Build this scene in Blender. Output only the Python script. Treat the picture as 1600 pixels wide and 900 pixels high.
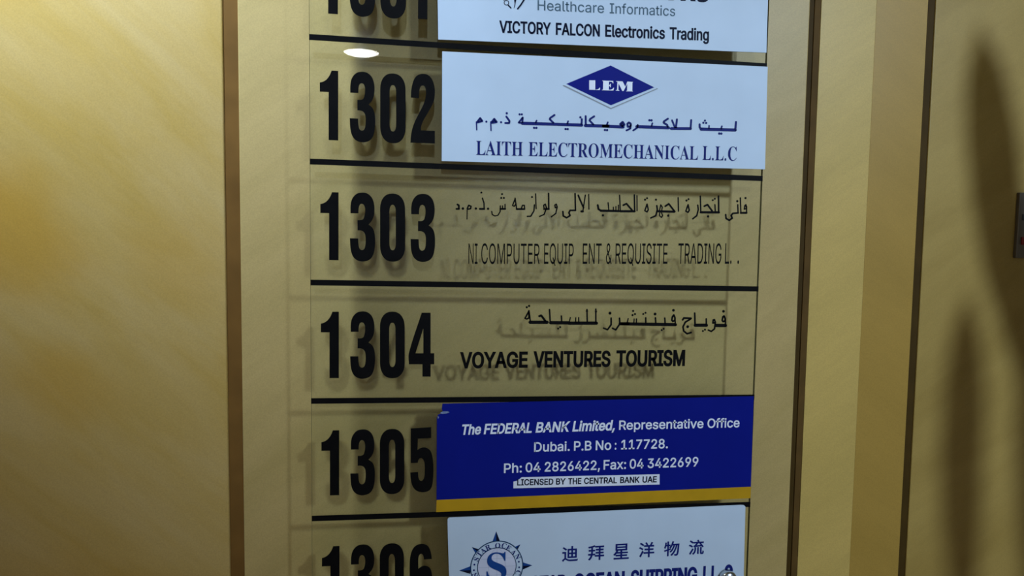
import bpy, bmesh, math
from mathutils import Vector, Matrix, geometry

for o in list(bpy.data.objects):
    bpy.data.objects.remove(o)
S = bpy.context.scene
COL = S.collection

# ------------------------------------------------------------------ camera
GLASS_TOP_LINE = 1.85                  # height of the uppermost divider line above the floor
CAM = dict(f=1222.6, yaw=0.1605, pitch=0.0755, roll=-0.0140, x=0.0551, down=0.1355, out=0.5993)
def make_camera():
    cd = bpy.data.cameras.new('camera'); co = bpy.data.objects.new('camera', cd); COL.objects.link(co)
    cd.sensor_width = 36.0; cd.lens = CAM['f'] * 36.0 / 1600.0; cd.clip_start = 0.01
    cy, sy = math.cos(CAM['yaw']), math.sin(CAM['yaw']); cp, sp = math.cos(CAM['pitch']), math.sin(CAM['pitch'])
    cr, sr = math.cos(CAM['roll']), math.sin(CAM['roll'])
    Ry = Matrix(((cy,0,sy),(0,1,0),(-sy,0,cy))); Rx = Matrix(((1,0,0),(0,cp,sp),(0,-sp,cp))); Rz = Matrix(((cr,-sr,0),(sr,cr,0),(0,0,1)))
    R = Ry @ Rx @ Rz                                     # columns: right, down, forward in (x, down, into wall)
    toW = lambda v: Vector((v[0], v[2], -v[1]))
    right, down, fwd = (toW(R.col[i]) for i in range(3))
    M = Matrix((right, -down, -fwd)).transposed().to_4x4()
    M.translation = Vector((CAM['x'], -CAM['out'], GLASS_TOP_LINE - CAM['down']))
    co.matrix_world = M
    S.camera = co
make_camera()

# ------------------------------------------------------------------ light and exposure
S.view_settings.view_transform = 'Standard'; S.view_settings.look = 'None'
S.view_settings.gamma = 1.0; S.view_settings.use_curve_mapping = False
S.view_settings.exposure = -0.2
S.cycles.max_bounces = 8; S.cycles.transparent_max_bounces = 16
CEIL = 2.40
W = bpy.data.worlds.new('lobby_world'); S.world = W; W.use_nodes = True
W.node_tree.nodes['Background'].inputs[0].default_value = (0.5, 0.55, 0.6, 1); W.node_tree.nodes['Background'].inputs[1].default_value = 0.05
# ceiling downlights: x, y, radius, spot watts, spot size (deg), blend, disc emission, colour, label
LAMP = (0.57, 0.77, 1.0)
DOWNLIGHTS = [
    (-0.041, -2.60, 0.068, 44, 34, 1.0, 45, LAMP, 'round ceiling downlight whose reflection shows on the glass above number 1302', (0.05, 0.03, 2.12), 0.0),
    (0.97, -1.40, 0.066, 84, 50, 1.0, 45, LAMP, 'round ceiling downlight to the right of the directory board', (0.60, 0.03, 1.69), 0.066),
    (-0.39, -0.34, 0.066, 74, 84, 1.0, 20, LAMP, 'round ceiling downlight close to the wall above the left wood panel', (-0.24, 0.03, 2.13), 0.055),
    (0.90, -3.20, 0.066, 84, 150, 0.6, 45, LAMP, 'added ceiling fill light near the rear wall, to the right', None, 0.055),  # added lamp: soft frontal fill, partly by bounce off the rear wall
    (-0.90, -3.20, 0.066, 30, 150, 0.6, 45, LAMP, 'added ceiling fill light near the rear wall, to the left', None, 0.055),  # another unseen lamp, added only for soft fill
]

# ------------------------------------------------------------------ data (metres * 1e5 on the glass plane: right, up from the top divider line)
D = {"digits":{"1":[[[851,5059],[1328,5058],[1314,0],[622,12],[634,3501],[0,3505],[3,4170],[48,4179],[94,4187],[139,4198],[182,4213],[246,4242],[309,4275],[369,4312],[426,4353],
[476,4396],[522,4444],[565,4495],[606,4548],[645,4605],[681,4664],[714,4725],[744,4787],[774,4854],[800,4922],[825,4991]]],"3":[[[46,3607],[45,3725],[43,3843],[42,3961],[46,
4079],[53,4181],[63,4283],[78,4384],[100,4484],[128,4570],[161,4655],[202,4736],[250,4811],[309,4888],[375,4959],[448,5022],[528,5073],[624,5113],[726,5139],[830,5154],[935,
5159],[1031,5156],[1127,5143],[1221,5119],[1310,5081],[1396,5028],[1476,4963],[1548,4888],[1611,4806],[1662,4717],[1702,4621],[1735,4521],[1761,4421],[1785,4312],[1801,4202],
[1811,4091],[1815,3980],[1814,3856],[1807,3731],[1794,3607],[1773,3485],[1749,3385],[1717,3286],[1679,3191],[1633,3100],[1576,3015],[1511,2936],[1442,2860],[1374,2782],[1447,
2727],[1522,2673],[1593,2615],[1655,2548],[1706,2466],[1748,2378],[1781,2286],[1806,2192],[1831,2061],[1847,1928],[1856,1794],[1860,1661],[1861,1494],[1857,1327],[1847,1161],
[1828,996],[1806,854],[1778,713],[1740,575],[1688,443],[1637,349],[1575,263],[1502,186],[1418,125],[1305,70],[1184,32],[1058,9],[932,0],[821,5],[711,25],[603,59],[502,107],
[416,164],[338,233],[269,312],[212,400],[155,520],[110,647],[77,778],[52,911],[28,1117],[16,1324],[9,1531],[0,1739],[611,1731],[615,1621],[618,1510],[623,1399],[632,1289],
[641,1213],[654,1137],[671,1062],[696,990],[715,955],[741,925],[771,899],[804,878],[832,866],[862,860],[892,859],[922,865],[959,878],[994,897],[1026,922],[1051,951],[1079,
1002],[1100,1057],[1115,1114],[1127,1172],[1141,1268],[1151,1364],[1156,1461],[1159,1559],[1160,1656],[1158,1753],[1151,1850],[1138,1946],[1123,2011],[1103,2074],[1076,2135],
[1041,2190],[1003,2231],[959,2266],[910,2293],[858,2313],[785,2328],[709,2334],[633,2335],[558,2338],[558,3098],[618,3099],[677,3098],[736,3100],[794,3107],[844,3117],[893,
3131],[939,3151],[977,3183],[1013,3238],[1039,3301],[1058,3368],[1073,3435],[1091,3516],[1103,3599],[1112,3682],[1116,3765],[1118,3842],[1115,3919],[1108,3997],[1095,4073],
[1082,4123],[1063,4172],[1039,4218],[1009,4260],[982,4283],[949,4299],[914,4312],[881,4326],[847,4315],[812,4306],[779,4293],[752,4272],[722,4228],[699,4179],[681,4128],[666,
4075],[653,4013],[644,3950],[639,3886],[634,3823],[632,3768],[632,3713],[633,3658],[634,3603]]],"0":[[[0,3982],[15,4227],[60,4446],[134,4643],[236,4813],[364,4951],[517,5052],
[696,5114],[928,5135],[1161,5113],[1341,5050],[1495,4947],[1624,4807],[1728,4636],[1804,4438],[1850,4217],[1866,3970],[1876,1157],[1862,910],[1817,688],[1742,489],[1639,318],
[1510,179],[1355,78],[1174,17],[940,0],[707,25],[526,92],[372,198],[243,340],[140,514],[65,714],[19,936],[3,1183]],[[693,3735],[696,3852],[708,3956],[727,4050],[753,4132],
[786,4198],[825,4246],[871,4276],[930,4286],[990,4275],[1036,4245],[1075,4196],[1108,4130],[1135,4048],[1154,3954],[1166,3849],[1170,3731],[1177,1423],[1173,1305],[1162,1200],
[1143,1105],[1116,1023],[1084,957],[1044,909],[998,879],[938,870],[879,881],[832,912],[793,961],[760,1028],[733,1111],[714,1206],[702,1312],[698,1429]]],"4":[[[989,4964],[1670,
4962],[1689,1818],[1966,1815],[1971,962],[1695,966],[1700,0],[1070,10],[1065,975],[32,989],[21,1208],[4,1428],[0,1646],[28,1859],[241,2645],[484,3420],[740,4192]],[[1116,3742],
[1127,1824],[533,1831]]],"2":[[[18,3339],[20,3454],[21,3568],[24,3682],[32,3796],[45,3915],[62,4034],[83,4152],[109,4270],[137,4382],[169,4493],[208,4603],[257,4707],[308,
4793],[366,4874],[432,4947],[510,5009],[601,5058],[700,5094],[802,5117],[906,5128],[1009,5127],[1112,5113],[1211,5086],[1303,5044],[1393,4981],[1473,4905],[1542,4819],[1600,
4726],[1661,4598],[1709,4462],[1747,4323],[1779,4183],[1796,4086],[1804,3988],[1807,3889],[1806,3790],[1801,3660],[1791,3531],[1776,3402],[1753,3274],[1727,3172],[1693,3071],
[1654,2972],[1612,2874],[1559,2761],[1502,2649],[1443,2539],[1383,2430],[1319,2318],[1253,2207],[1187,2097],[1122,1985],[1070,1896],[1018,1806],[969,1715],[924,1622],[884,
1528],[848,1433],[816,1336],[791,1237],[780,1165],[777,1091],[778,1017],[776,944],[1824,939],[1830,0],[0,7],[6,126],[11,246],[18,365],[30,483],[49,624],[71,764],[98,903],[131,
1041],[169,1173],[212,1304],[260,1433],[311,1561],[370,1694],[433,1824],[498,1954],[563,2084],[634,2224],[707,2365],[778,2505],[847,2647],[899,2756],[950,2865],[996,2975],
[1036,3088],[1068,3206],[1094,3325],[1114,3445],[1129,3565],[1136,3654],[1138,3743],[1135,3831],[1127,3919],[1117,3984],[1102,4048],[1081,4110],[1054,4168],[1030,4199],[999,
4225],[966,4249],[934,4273],[897,4267],[859,4262],[822,4254],[791,4236],[756,4198],[729,4154],[707,4107],[689,4059],[669,3991],[654,3921],[643,3851],[635,3781],[626,3665],
[621,3549],[617,3432],[613,3316]]],"5":[[[21,5078],[1596,5143],[1602,4290],[575,4257],[553,3378],[617,3418],[680,3459],[745,3496],[815,3523],[901,3543],[990,3555],[1079,3555],
[1166,3539],[1265,3500],[1360,3448],[1446,3381],[1520,3303],[1585,3199],[1633,3085],[1670,2966],[1699,2846],[1732,2666],[1756,2485],[1772,2303],[1783,2120],[1790,1894],[1792,
1668],[1788,1441],[1780,1215],[1771,1056],[1760,897],[1741,739],[1713,583],[1688,481],[1655,380],[1612,285],[1556,199],[1498,142],[1429,97],[1353,63],[1274,38],[1177,15],[1078,
3],[977,0],[877,8],[774,28],[671,57],[572,98],[480,151],[401,215],[330,290],[268,372],[215,461],[163,570],[122,683],[90,800],[64,918],[39,1087],[24,1257],[13,1427],[0,1597],
[605,1620],[610,1518],[615,1416],[621,1314],[633,1213],[644,1158],[658,1104],[678,1051],[705,1002],[732,971],[766,945],[802,922],[837,898],[877,914],[918,928],[956,946],[987,
973],[1024,1034],[1054,1100],[1076,1170],[1091,1241],[1109,1375],[1118,1510],[1122,1646],[1123,1782],[1123,1918],[1119,2054],[1110,2190],[1094,2325],[1079,2396],[1058,2466],
[1030,2534],[996,2599],[964,2639],[926,2674],[885,2706],[845,2739],[804,2727],[763,2717],[723,2703],[688,2681],[658,2648],[635,2608],[616,2566],[601,2522],[590,2483],[584,
2442],[580,2401],[575,2361],[32,2361]]],"6":[[[1734,3683],[1721,3783],[1710,3882],[1696,3982],[1678,4080],[1655,4186],[1630,4290],[1598,4394],[1558,4493],[1517,4576],[1469,
4656],[1413,4728],[1346,4789],[1255,4844],[1157,4886],[1055,4915],[952,4930],[851,4932],[751,4919],[653,4893],[561,4855],[476,4806],[398,4744],[329,4673],[268,4593],[210,4494],
[163,4388],[125,4277],[94,4163],[63,4015],[40,3864],[24,3712],[12,3559],[3,3391],[0,3222],[0,3052],[2,2883],[4,2577],[7,2272],[14,1966],[26,1659],[38,1454],[54,1248],[76,1042],
[108,838],[132,730],[165,623],[205,520],[254,420],[300,338],[353,259],[414,189],[485,132],[585,79],[692,40],[802,15],[912,2],[1024,0],[1135,9],[1241,34],[1340,78],[1422,140],
[1492,220],[1551,310],[1602,404],[1653,515],[1694,631],[1726,752],[1751,874],[1774,1042],[1788,1212],[1796,1383],[1800,1554],[1799,1725],[1794,1896],[1783,2068],[1769,2239],
[1756,2360],[1741,2482],[1718,2602],[1687,2720],[1658,2801],[1622,2880],[1577,2953],[1521,3015],[1447,3069],[1365,3109],[1279,3138],[1191,3156],[1124,3158],[1057,3147],[992,
3127],[929,3102],[865,3068],[805,3027],[747,2982],[688,2939],[683,3085],[677,3232],[673,3378],[672,3523],[673,3617],[676,3710],[683,3803],[696,3895],[708,3943],[725,3989],
[747,4033],[774,4074],[799,4097],[828,4116],[860,4132],[891,4149],[922,4128],[954,4109],[984,4087],[1009,4061],[1032,4026],[1050,3988],[1064,3949],[1076,3909],[1089,3849],
[1099,3789],[1107,3729],[1116,3669]],[[705,2028],[715,2082],[731,2134],[753,2183],[783,2227],[813,2253],[850,2270],[889,2285],[927,2300],[963,2280],[1001,2262],[1036,2240],
[1065,2211],[1094,2163],[1115,2111],[1130,2057],[1139,2002],[1151,1849],[1157,1695],[1157,1541],[1155,1388],[1152,1268],[1145,1149],[1135,1030],[1118,912],[1107,859],[1090,
807],[1068,758],[1040,712],[1019,691],[992,676],[963,664],[935,650],[900,667],[863,681],[829,700],[804,727],[772,792],[750,861],[735,933],[723,1005],[710,1124],[702,1244],
[697,1364],[695,1483],[692,1620],[691,1757],[694,1893]]]},"rows":{"1301":1922,"1302":-7210,"1303":-16083,"1304":-25013,"1305":-34088,"1306":-43148},"cols":[706,2857,5083,7328],
"col4":{"4":7245,"2":7328,"5":7417,"6":7396,"3":7363,"1":7220},"dividers":[[193,-246],[-8806,-9201],[-17759,-18183],[-26727,-27168],[-35833,-36269]],"glass":[-37,35673],"words":{"victory":[["inter",
"VICTORY",13958,1224,17913,1284,871,32,0],["inter","FALCON",18314,1290,21775,1342,881,32,0],["inter","Electronics",22209,1349,27022,1422,890,32,0],["inter","Trading",27415,
1427,30656,1477,902,32,0]],"health":[["inter","Healthcare",16862,3044,22065,3122,741,2,0],["inter","Informatics",22524,3129,27807,3208,752,2,0]],"laith":[["serif","LAITH",
12287,-7972,15882,-7950,1051,-8,0],["serif","ELECTROMECHANICAL",16333,-7947,30058,-7865,1063,-8,0],["serif","L.L.C",30440,-7862,33318,-7845,1102,-8,0]],"computer":[["inter",
"NI",11795,-16293,12498,-16288,1573,-1,0],["inter","COMPUTER",12781,-16286,17362,-16252,1577,-1,0],["inter","EQUIP",17714,-16250,20079,-16232,1598,-1,0],["inter","ENT",20813,
-16227,22348,-16215,1611,-1,0],["inter","&",22708,-16213,23180,-16209,1618,-1,0],["inter","REQUISITE",23489,-16207,27801,-16175,1622,-1,0],["inter","TRADING",28695,-16168,
32353,-16141,1643,-1,0],["inter","L.",32682,-16139,33245,-16135,1660,-1,0],["inter",".",33758,-16131,33886,-16130,1664,-1,0]],"voyage":[["inter","VOYAGE",11216,-24388,16546,
-24406,1233,48,0],["inter","VENTURES",17007,-24408,23274,-24430,1252,48,0],["inter","TOURISM",23746,-24431,29534,-24452,1274,48,0]],"fed1i":[["inter","The",11309,-29620,12843,
-29616,793,40,0.16],["inter","FEDERAL",13111,-29616,16917,-29607,797,40,0.16],["inter","BANK",17242,-29606,19911,-29600,805,40,0.16],["inter","Limited,",20226,-29599,23714,
-29591,811,40,0.16]],"fed1":[["inter","Representative",24088,-29573,31253,-29621,746,24,0],["inter","Office",31597,-29623,34400,-29641,760,24,0]],"fed2":[["inter","Dubai.",
17148,-31152,20047,-31168,751,24,0],["inter","P.B",20394,-31170,21831,-31178,757,24,0],["inter","No",22181,-31180,23470,-31187,761,24,0],["inter",":",23769,-31189,23898,-31190,
764,24,0],["inter","117728.",24305,-31192,28251,-31214,765,24,0]],"fed3":[["inter","Ph:",14753,-32789,16182,-32791,755,24,0],["inter","04",16487,-32792,17689,-32794,758,24,
0],["inter","2826422,",18033,-32795,22569,-32803,761,24,0],["inter","Fax:",22873,-32804,24755,-32808,770,24,0],["inter","04",25057,-32808,26226,-32810,775,24,0],["inter","3422699",
26574,-32811,30917,-32819,778,24,0]],"licence":[["inter","LICENSED",15821,-33824,18746,-33871,483,30,0],["inter","BY",18972,-33875,19738,-33887,487,30,0],["inter","THE",19965,
-33891,21048,-33908,489,30,0],["inter","CENTRAL",21275,-33912,24009,-33955,490,30,0],["inter","BANK",24284,-33960,25901,-33986,494,30,0],["inter","UAE",26172,-33990,27372,
-34009,496,30,0]],"ocean":[["inter","STAR",17075,-42708,19980,-42715,1331,46,0],["inter","OCEAN",20598,-42717,24881,-42726,1343,46,0],["inter","SHIPPING",25394,-42727,31137,
-42741,1359,46,0],["inter","L.L",31666,-42742,32888,-42745,1380,46,0],["inter","C",33512,-42746,34282,-42748,1386,46,0]],"chinese":[["box","迪",19614,-40268,20884,-39036,0,
80,0],["box","拜",21776,-40281,23069,-39074,0,80,0],["box","星",23897,-40322,25167,-39065,0,80,0],["box","洋",26072,-40279,27331,-39046,0,80,0],["box","物",28217,-40287,29487,
-39081,0,80,0],["box","流",30361,-40273,31631,-39070,0,80,0]]},"arab_lem":[[161,[[12317,-5553],[12563,-5215],[12720,-5420],[12411,-5511]]],[94,[[12277,-5502],[12310,-6095]]],
[162,[[13037,-5455]]],[176,[[13423,-5528],[13643,-5242],[13815,-5448],[13491,-5512]]],[95,[[13375,-5463],[13403,-6112]]],[163,[[14168,-5456]]],[150,[[14495,-5510],[14795,-5500],
[14820,-5346],[14570,-5023]]],[177,[[14601,-4770]]],[164,[[15590,-4813]]],[164,[[15768,-4807]]],[137,[[15840,-5044],[15531,-5441],[15806,-5465],[15840,-5044]]],[233,[[15806,
-5478],[18136,-5464],[20495,-5456]]],[124,[[16922,-5239],[16836,-5442]]],[179,[[16738,-5793]]],[179,[[16917,-5787]]],[153,[[18273,-5392],[17956,-5102],[17989,-5000],[18317,
-4767]]],[126,[[19404,-5198],[19332,-5443]]],[181,[[19214,-5803]]],[182,[[19388,-5797]]],[154,[[20485,-5012],[20467,-5451]]],[182,[[20370,-4867]]],[155,[[20789,-4765],[20811,
-5439]]],[239,[[20776,-5480],[22699,-5462]]],[155,[[21458,-5416],[21113,-5090],[21145,-4975],[21465,-4754]]],[128,[[22573,-5174],[22480,-5415]]],[184,[[22354,-5772]]],[185,
[[22531,-5773]]],[241,[[22112,-5468],[23820,-5485]]],[186,[[23819,-5451],[23586,-5275],[23768,-5112],[23901,-5298],[23806,-5471]]],[158,[[24192,-5458],[24157,-5221],[24276,
-5128],[24429,-5212],[24406,-5451],[24213,-5458]]],[143,[[24445,-5279],[24410,-5587],[24099,-5741]]],[144,[[24998,-5294],[24968,-5500],[24650,-5729]]],[244,[[24929,-5419],
[27535,-5427]]],[130,[[26197,-5116],[26118,-5393]]],[188,[[25945,-4892]]],[188,[[26118,-4893]]],[160,[[27483,-5415],[27419,-5211],[27123,-5049],[27134,-4946],[27462,-4722]]],
[161,[[28207,-4750],[28140,-5427]]],[146,[[27808,-4833],[28082,-5442]]],[219,[[27755,-5474],[29364,-5427]]],[162,[[29394,-4763],[29364,-5420]]],[162,[[30111,-5069],[30119,
-5304],[30271,-5438]]],[251,[[30249,-5438],[33128,-5411]]],[118,[[30905,-5139],[30892,-5403]]],[177,[[30544,-4757]]],[177,[[30417,-4934]]],[177,[[30653,-4940]]],[134,[[31983,
-5157],[31917,-5403]]],[194,[[31780,-5734]]],[194,[[31959,-5735]]],[180,[[33164,-4783],[33127,-5397]]]],"arab_computer":[[147,[[10832,-12096],[11023,-12092],[11006,-11823],
[10902,-11759]]],[206,[[11324,-12058]]],[118,[[11655,-12066],[11763,-11809],[11949,-11878],[11914,-12062],[11693,-12102]]],[81,[[11655,-12066],[11648,-12857]]],[192,[[12320,
-12040]]],[163,[[12728,-10818]]],[111,[[12814,-11240],[12937,-11604],[12957,-12043]]],[163,[[12631,-12064],[12957,-12058]]],[193,[[13261,-12038]]],[164,[[14335,-10901]]],[164,
[[14272,-11196]]],[164,[[14481,-11192]]],[149,[[14215,-12035],[14589,-12029]]],[97,[[14577,-11683],[14581,-12014]]],[90,[[14384,-11797],[14387,-12018]]],[97,[[14212,-11800],
[14203,-12242],[14035,-12524],[13797,-12587],[13587,-12473],[13546,-12238]]],[105,[[15365,-11226],[15162,-11746],[15283,-11817],[15402,-11667]]],[105,[[15350,-11189],[15482,
-11998]]],[150,[[15489,-12027],[16092,-12017]]],[106,[[15843,-11992],[15937,-11731],[16088,-11729],[16114,-11987]]],[166,[[16681,-11074]]],[114,[[16880,-11677],[16850,-12137],
[16607,-12556],[16335,-12575]]],[98,[[16957,-10825],[17022,-11971]]],[106,[[17643,-11922],[17617,-11685],[17737,-11602],[17825,-11882]]],[107,[[17856,-11881],[17652,-12405],
[17312,-12559]]],[152,[[17644,-11982],[18025,-11975]]],[129,[[17981,-10766],[18017,-11953]]],[107,[[18534,-11869],[18492,-11662],[18613,-11585],[18687,-11829],[18534,-11869]]],
[107,[[18686,-11792],[18581,-12315],[18227,-12582]]],[138,[[19145,-12156],[19182,-12492],[19453,-12636],[19734,-12445],[19622,-12238],[19726,-12049],[20157,-12042]]],[131,
[[20092,-10737],[20148,-11990]]],[100,[[20919,-10839],[20752,-12069]]],[139,[[20349,-10866],[20510,-11236],[20801,-11828]]],[170,[[20622,-12116],[20753,-12114]]],[93,[[21188,
-10774],[21229,-11933]]],[162,[[21939,-11606],[22003,-11918],[22217,-12031]]],[187,[[22193,-12032],[23659,-12038]]],[195,[[22380,-12397]]],[98,[[22771,-11395],[22842,-11981]]],
[98,[[23623,-11575],[23634,-12007]]],[90,[[23413,-11681],[23421,-12010]]],[90,[[23210,-11739],[23217,-12014]]],[106,[[23693,-10789],[23782,-12043]]],[147,[[24015,-11568],[24274,
-11445],[24747,-11948]]],[188,[[23782,-12051],[24955,-12031]]],[131,[[24904,-10741],[24963,-12023]]],[99,[[25119,-10799],[25159,-11980]]],[182,[[25795,-11101]]],[165,[[25957,
-10979]]],[116,[[25970,-11452],[25795,-11969],[25988,-12068],[26082,-11885],[25970,-11452]]],[182,[[26697,-11083]]],[133,[[26777,-11556],[26828,-11872],[26717,-12349],[26307,
-12538]]],[183,[[26848,-11998],[28250,-12014]]],[100,[[27041,-12042],[27024,-12344],[27195,-12484],[27290,-12324],[27167,-12088]]],[100,[[27013,-11948],[27107,-11487],[27237,
-11666],[27196,-11945]]],[150,[[27485,-11583],[27771,-11395],[28291,-12005]]],[200,[[27758,-12332]]],[109,[[28533,-10888],[28600,-11960]]],[185,[[29244,-11097]]],[168,[[29409,
-10990]]],[118,[[29389,-11428],[29213,-11949],[29409,-12042],[29505,-11864],[29389,-11428]]],[127,[[30208,-11453],[30262,-11811],[30152,-12293],[29822,-12546]]],[118,[[30395,
-10731],[30480,-11983]]],[195,[[30481,-12015],[32019,-11997]]],[152,[[30760,-11522],[31027,-11398],[31453,-11910]]],[204,[[31111,-12333]]],[111,[[31656,-11386],[31710,-11946]]],
[170,[[31465,-11029]]],[170,[[31631,-10914]]],[136,[[31938,-10700],[32000,-11957]]],[145,[[32606,-12172],[32651,-12477],[32931,-12617],[33182,-12444],[33071,-12229],[33219,
-12057],[33664,-12017]]],[112,[[33613,-11349],[33655,-11993]]],[189,[[33560,-11069]]],[112,[[33807,-10798],[33904,-11989]]],[172,[[33896,-12005],[34388,-11997]]],[112,[[34340,
-11658],[34186,-11702],[34218,-11419],[34310,-11336],[34374,-11658]]],[112,[[34367,-11456],[34396,-11980]]],[190,[[34255,-10806]]]],"arab_voyage":[[183,[[16403,-19648]]],[183,
[[16585,-19546]]],[126,[[16563,-19971],[16274,-20519],[16418,-20577],[16594,-20481],[16563,-19971]]],[115,[[16579,-19914],[16708,-20794]]],[264,[[16680,-20833],[18050,-20841]]],
[173,[[17408,-20354],[17562,-20298],[17946,-20800]]],[127,[[18217,-19834],[18293,-20859]]],[266,[[18323,-20876],[19793,-20896]]],[128,[[19183,-20350],[19221,-20835]]],[174,
[[18940,-21342]]],[174,[[19101,-21229]]],[268,[[19805,-20924],[22045,-20931]]],[99,[[19913,-20478],[19805,-20924]]],[94,[[20351,-20497],[20342,-20898]]],[105,[[20584,-20481],
[20593,-20900]]],[129,[[21244,-19842],[21296,-20875]]],[200,[[21247,-19968]]],[130,[[21967,-19815],[21998,-20936]]],[200,[[21983,-20004]]],[249,[[23138,-20135]]],[142,[[23243,
-20539],[23255,-21058],[22963,-21461],[22634,-21332]]],[143,[[23932,-20542],[23968,-21005],[23646,-21477],[23375,-21348]]],[262,[[23991,-20993],[24767,-20998]]],[262,[[24058,
-20994],[28631,-21089]]],[96,[[24656,-20574],[24564,-20979]]],[96,[[25153,-20605],[25133,-20982]]],[108,[[25345,-20606],[25343,-20983]]],[180,[[25046,-19967]]],[180,[[25007,
-20303]]],[180,[[25208,-20217]]],[132,[[26111,-20522],[26131,-20988]]],[168,[[25898,-20214]]],[168,[[26082,-20121]]],[133,[[26926,-20526],[26970,-20992]]],[242,[[26887,-20217]]],
[134,[[27714,-20558],[27759,-21026]]],[170,[[27482,-21521]]],[170,[[27649,-21423]]],[146,[[28571,-20726],[28403,-20825],[28315,-20725],[28344,-20473],[28466,-20299],[28577,
-20533],[28571,-20726]]],[122,[[28578,-20562],[28620,-21118]]],[231,[[28424,-19919]]],[159,[[29229,-20694],[29329,-20554],[29942,-20580]]],[147,[[29913,-20627],[29462,-20889],
[29272,-21269],[29344,-21610],[29634,-21836],[29981,-21744]]],[245,[[29676,-21260]]],[147,[[30236,-20158],[30298,-21099]]],[271,[[30311,-21146],[31274,-21152]]],[136,[[31237,
-20633],[31266,-21104]]],[173,[[30987,-21622]]],[173,[[31163,-21517]]],[137,[[31991,-20943],[31825,-20978],[31841,-20730],[31939,-20695],[32046,-20932]]],[137,[[32034,-20931],
[31978,-21451],[31706,-21662],[31455,-21548]]],[286,[[32080,-21174],[32914,-21185]]],[150,[[32874,-20788],[32703,-20864],[32618,-20757],[32664,-20474],[32767,-20403],[32881,
-20640],[32874,-20788]]],[125,[[32879,-20581],[32921,-21203]]],[236,[[32703,-20019]]]],"plate_health":[[9253,5223],[9352,475],[35547,783],[35499,5908]],"plate_lem":[[9660,
-378],[9675,-8516],[35805,-8460],[35702,-312]],"plate_fed":[[9868,-27150],[9821,-27583],[9905,-27735],[10333,-27813],[9807,-27917],[9545,-27994],[9448,-28242],[9459,-34762],
[9432,-35713],[35628,-35706],[35569,-27077]],"fed_stripe":[[9459,-34745],[9432,-35713],[35628,-35706],[35627,-34727]],"fed_scuffs":[[[9675,-27847],[9905,-27735],[10300,-27728],
[10416,-27831],[10169,-27909],[9808,-27934]],[[9481,-28143],[9562,-28095],[9612,-28213],[9531,-28311]]],"fed_strip":[[15525,-33520],[15532,-34054],[27636,-34216],[27611,-33364],
[16186,-33184],[16000,-33332],[15763,-33478]],"plate_ocean":[[10333,-36338],[10358,-37332],[10487,-40987],[10598,-44432],[35254,-46104],[35284,-42442],[35203,-36419],[35066,
-36286],[34801,-36256],[10466,-36225]],"lem_diamond":[[22692,-820],[19206,-2371],[22792,-3851],[26262,-2338]],"lem_shadow":[[18913,-2476],[18968,-2546],[22800,-4148],[26572,
-2446],[26503,-2386],[22797,-4054],[19074,-2480]],"lem_letters":[[[21006,-2025],[21483,-2004],[21499,-2720],[21662,-2697],[21791,-2624],[21844,-2549],[21887,-2558],[21870,
-2735],[21011,-2740],[21021,-2719]],[[22049,-2001],[22923,-1994],[22938,-2170],[22894,-2172],[22837,-2071],[22705,-2055],[22585,-2050],[22580,-2321],[22656,-2297],[22709,-2211],
[22742,-2210],[22737,-2481],[22705,-2482],[22659,-2390],[22576,-2373],[22578,-2685],[22742,-2668],[22883,-2600],[22957,-2503],[23001,-2511],[22962,-2722],[22028,-2739],[22038,
-2708],[22120,-2694],[22126,-2039],[22050,-2032]],[[23164,-1994],[23679,-1993],[23910,-2395],[24064,-1987],[24517,-1998],[24518,-2030],[24474,-2052],[24480,-2690],[24535,-2698],
[24536,-2730],[23985,-2742],[23995,-2700],[24061,-2687],[24058,-2154],[23780,-2719],[23671,-2724],[23354,-2158],[23356,-2664],[23433,-2692],[23434,-2723],[23138,-2714],[23148,
-2683],[23246,-2668],[23263,-2042],[23164,-2025]]],"ocean_centre":[[14290,-40392],[16411,-40478],[14263,-38261]],"spikes":[[[[14199,-37491],[13925,-38288],[14208,-38269]],
[[14199,-37491],[14208,-38269],[14504,-38295]]],[[[12273,-38680],[12559,-39183],[12666,-39022]],[[12273,-38680],[12666,-39022],[12811,-38885]]],[[[16163,-38665],[15741,-38839],
[15852,-38934]],[[16163,-38665],[15852,-38934],[15964,-39041]]],[[[11291,-40539],[12191,-40229],[12194,-40552]],[[11291,-40539],[12194,-40552],[12159,-40861]]],[[[17149,-40441],
[16406,-40163],[16411,-40445]],[[17149,-40441],[16411,-40445],[16388,-40747]]]],"ring_letters":[["S",12646,-39687],["T",12870,-39283],["A",13166,-39021],["R",13560,-38775],
["O",14334,-38665],["C",14843,-38703],["E",15214,-38917],["A",15621,-39291],["N",15946,-39661],["C",16015,-40984],["S",12551,-40962]],"ring_dots":[[16057,-40088],[16091,-40550],
[12488,-40123],[12455,-40578]],"big_s":[[13456,-41574],[15070,-39206]],"loupe":[[14464,3452],[14662,3464]],"loupe_handle":[[104,[[14619,3255],[14805,3088]]]],"loupe_top":[[14248,
3602],[14354,3652],[14350,3932],[14198,3923],[14186,3657]],"pen":[[15048,3708],[14960,4057],[15297,4077],[15217,3718],[15153,3448],[15110,3209],[15036,3072],[15092,3415]],
"slash":[[111,[[15825,3783],[16065,4182]]],[111,[[15328,3050],[15584,3384],[15810,3753]]]],"brand_stems":[[[27205,4392],[27661,4413],[27651,4753],[27195,4726]],[[28222,4408],
[28636,4426],[28624,4811],[28210,4786]],[[29004,4517],[29075,4425],[29468,4431],[29435,4528],[29246,4848],[28860,4825]],[[29615,4484],[29736,4414],[29916,4397],[30124,4403],
[30302,4447],[30434,4532],[30476,4617],[30470,4783],[29577,4730]]],"screw":[[33728,-42412],[34469,-42400]]}
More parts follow.
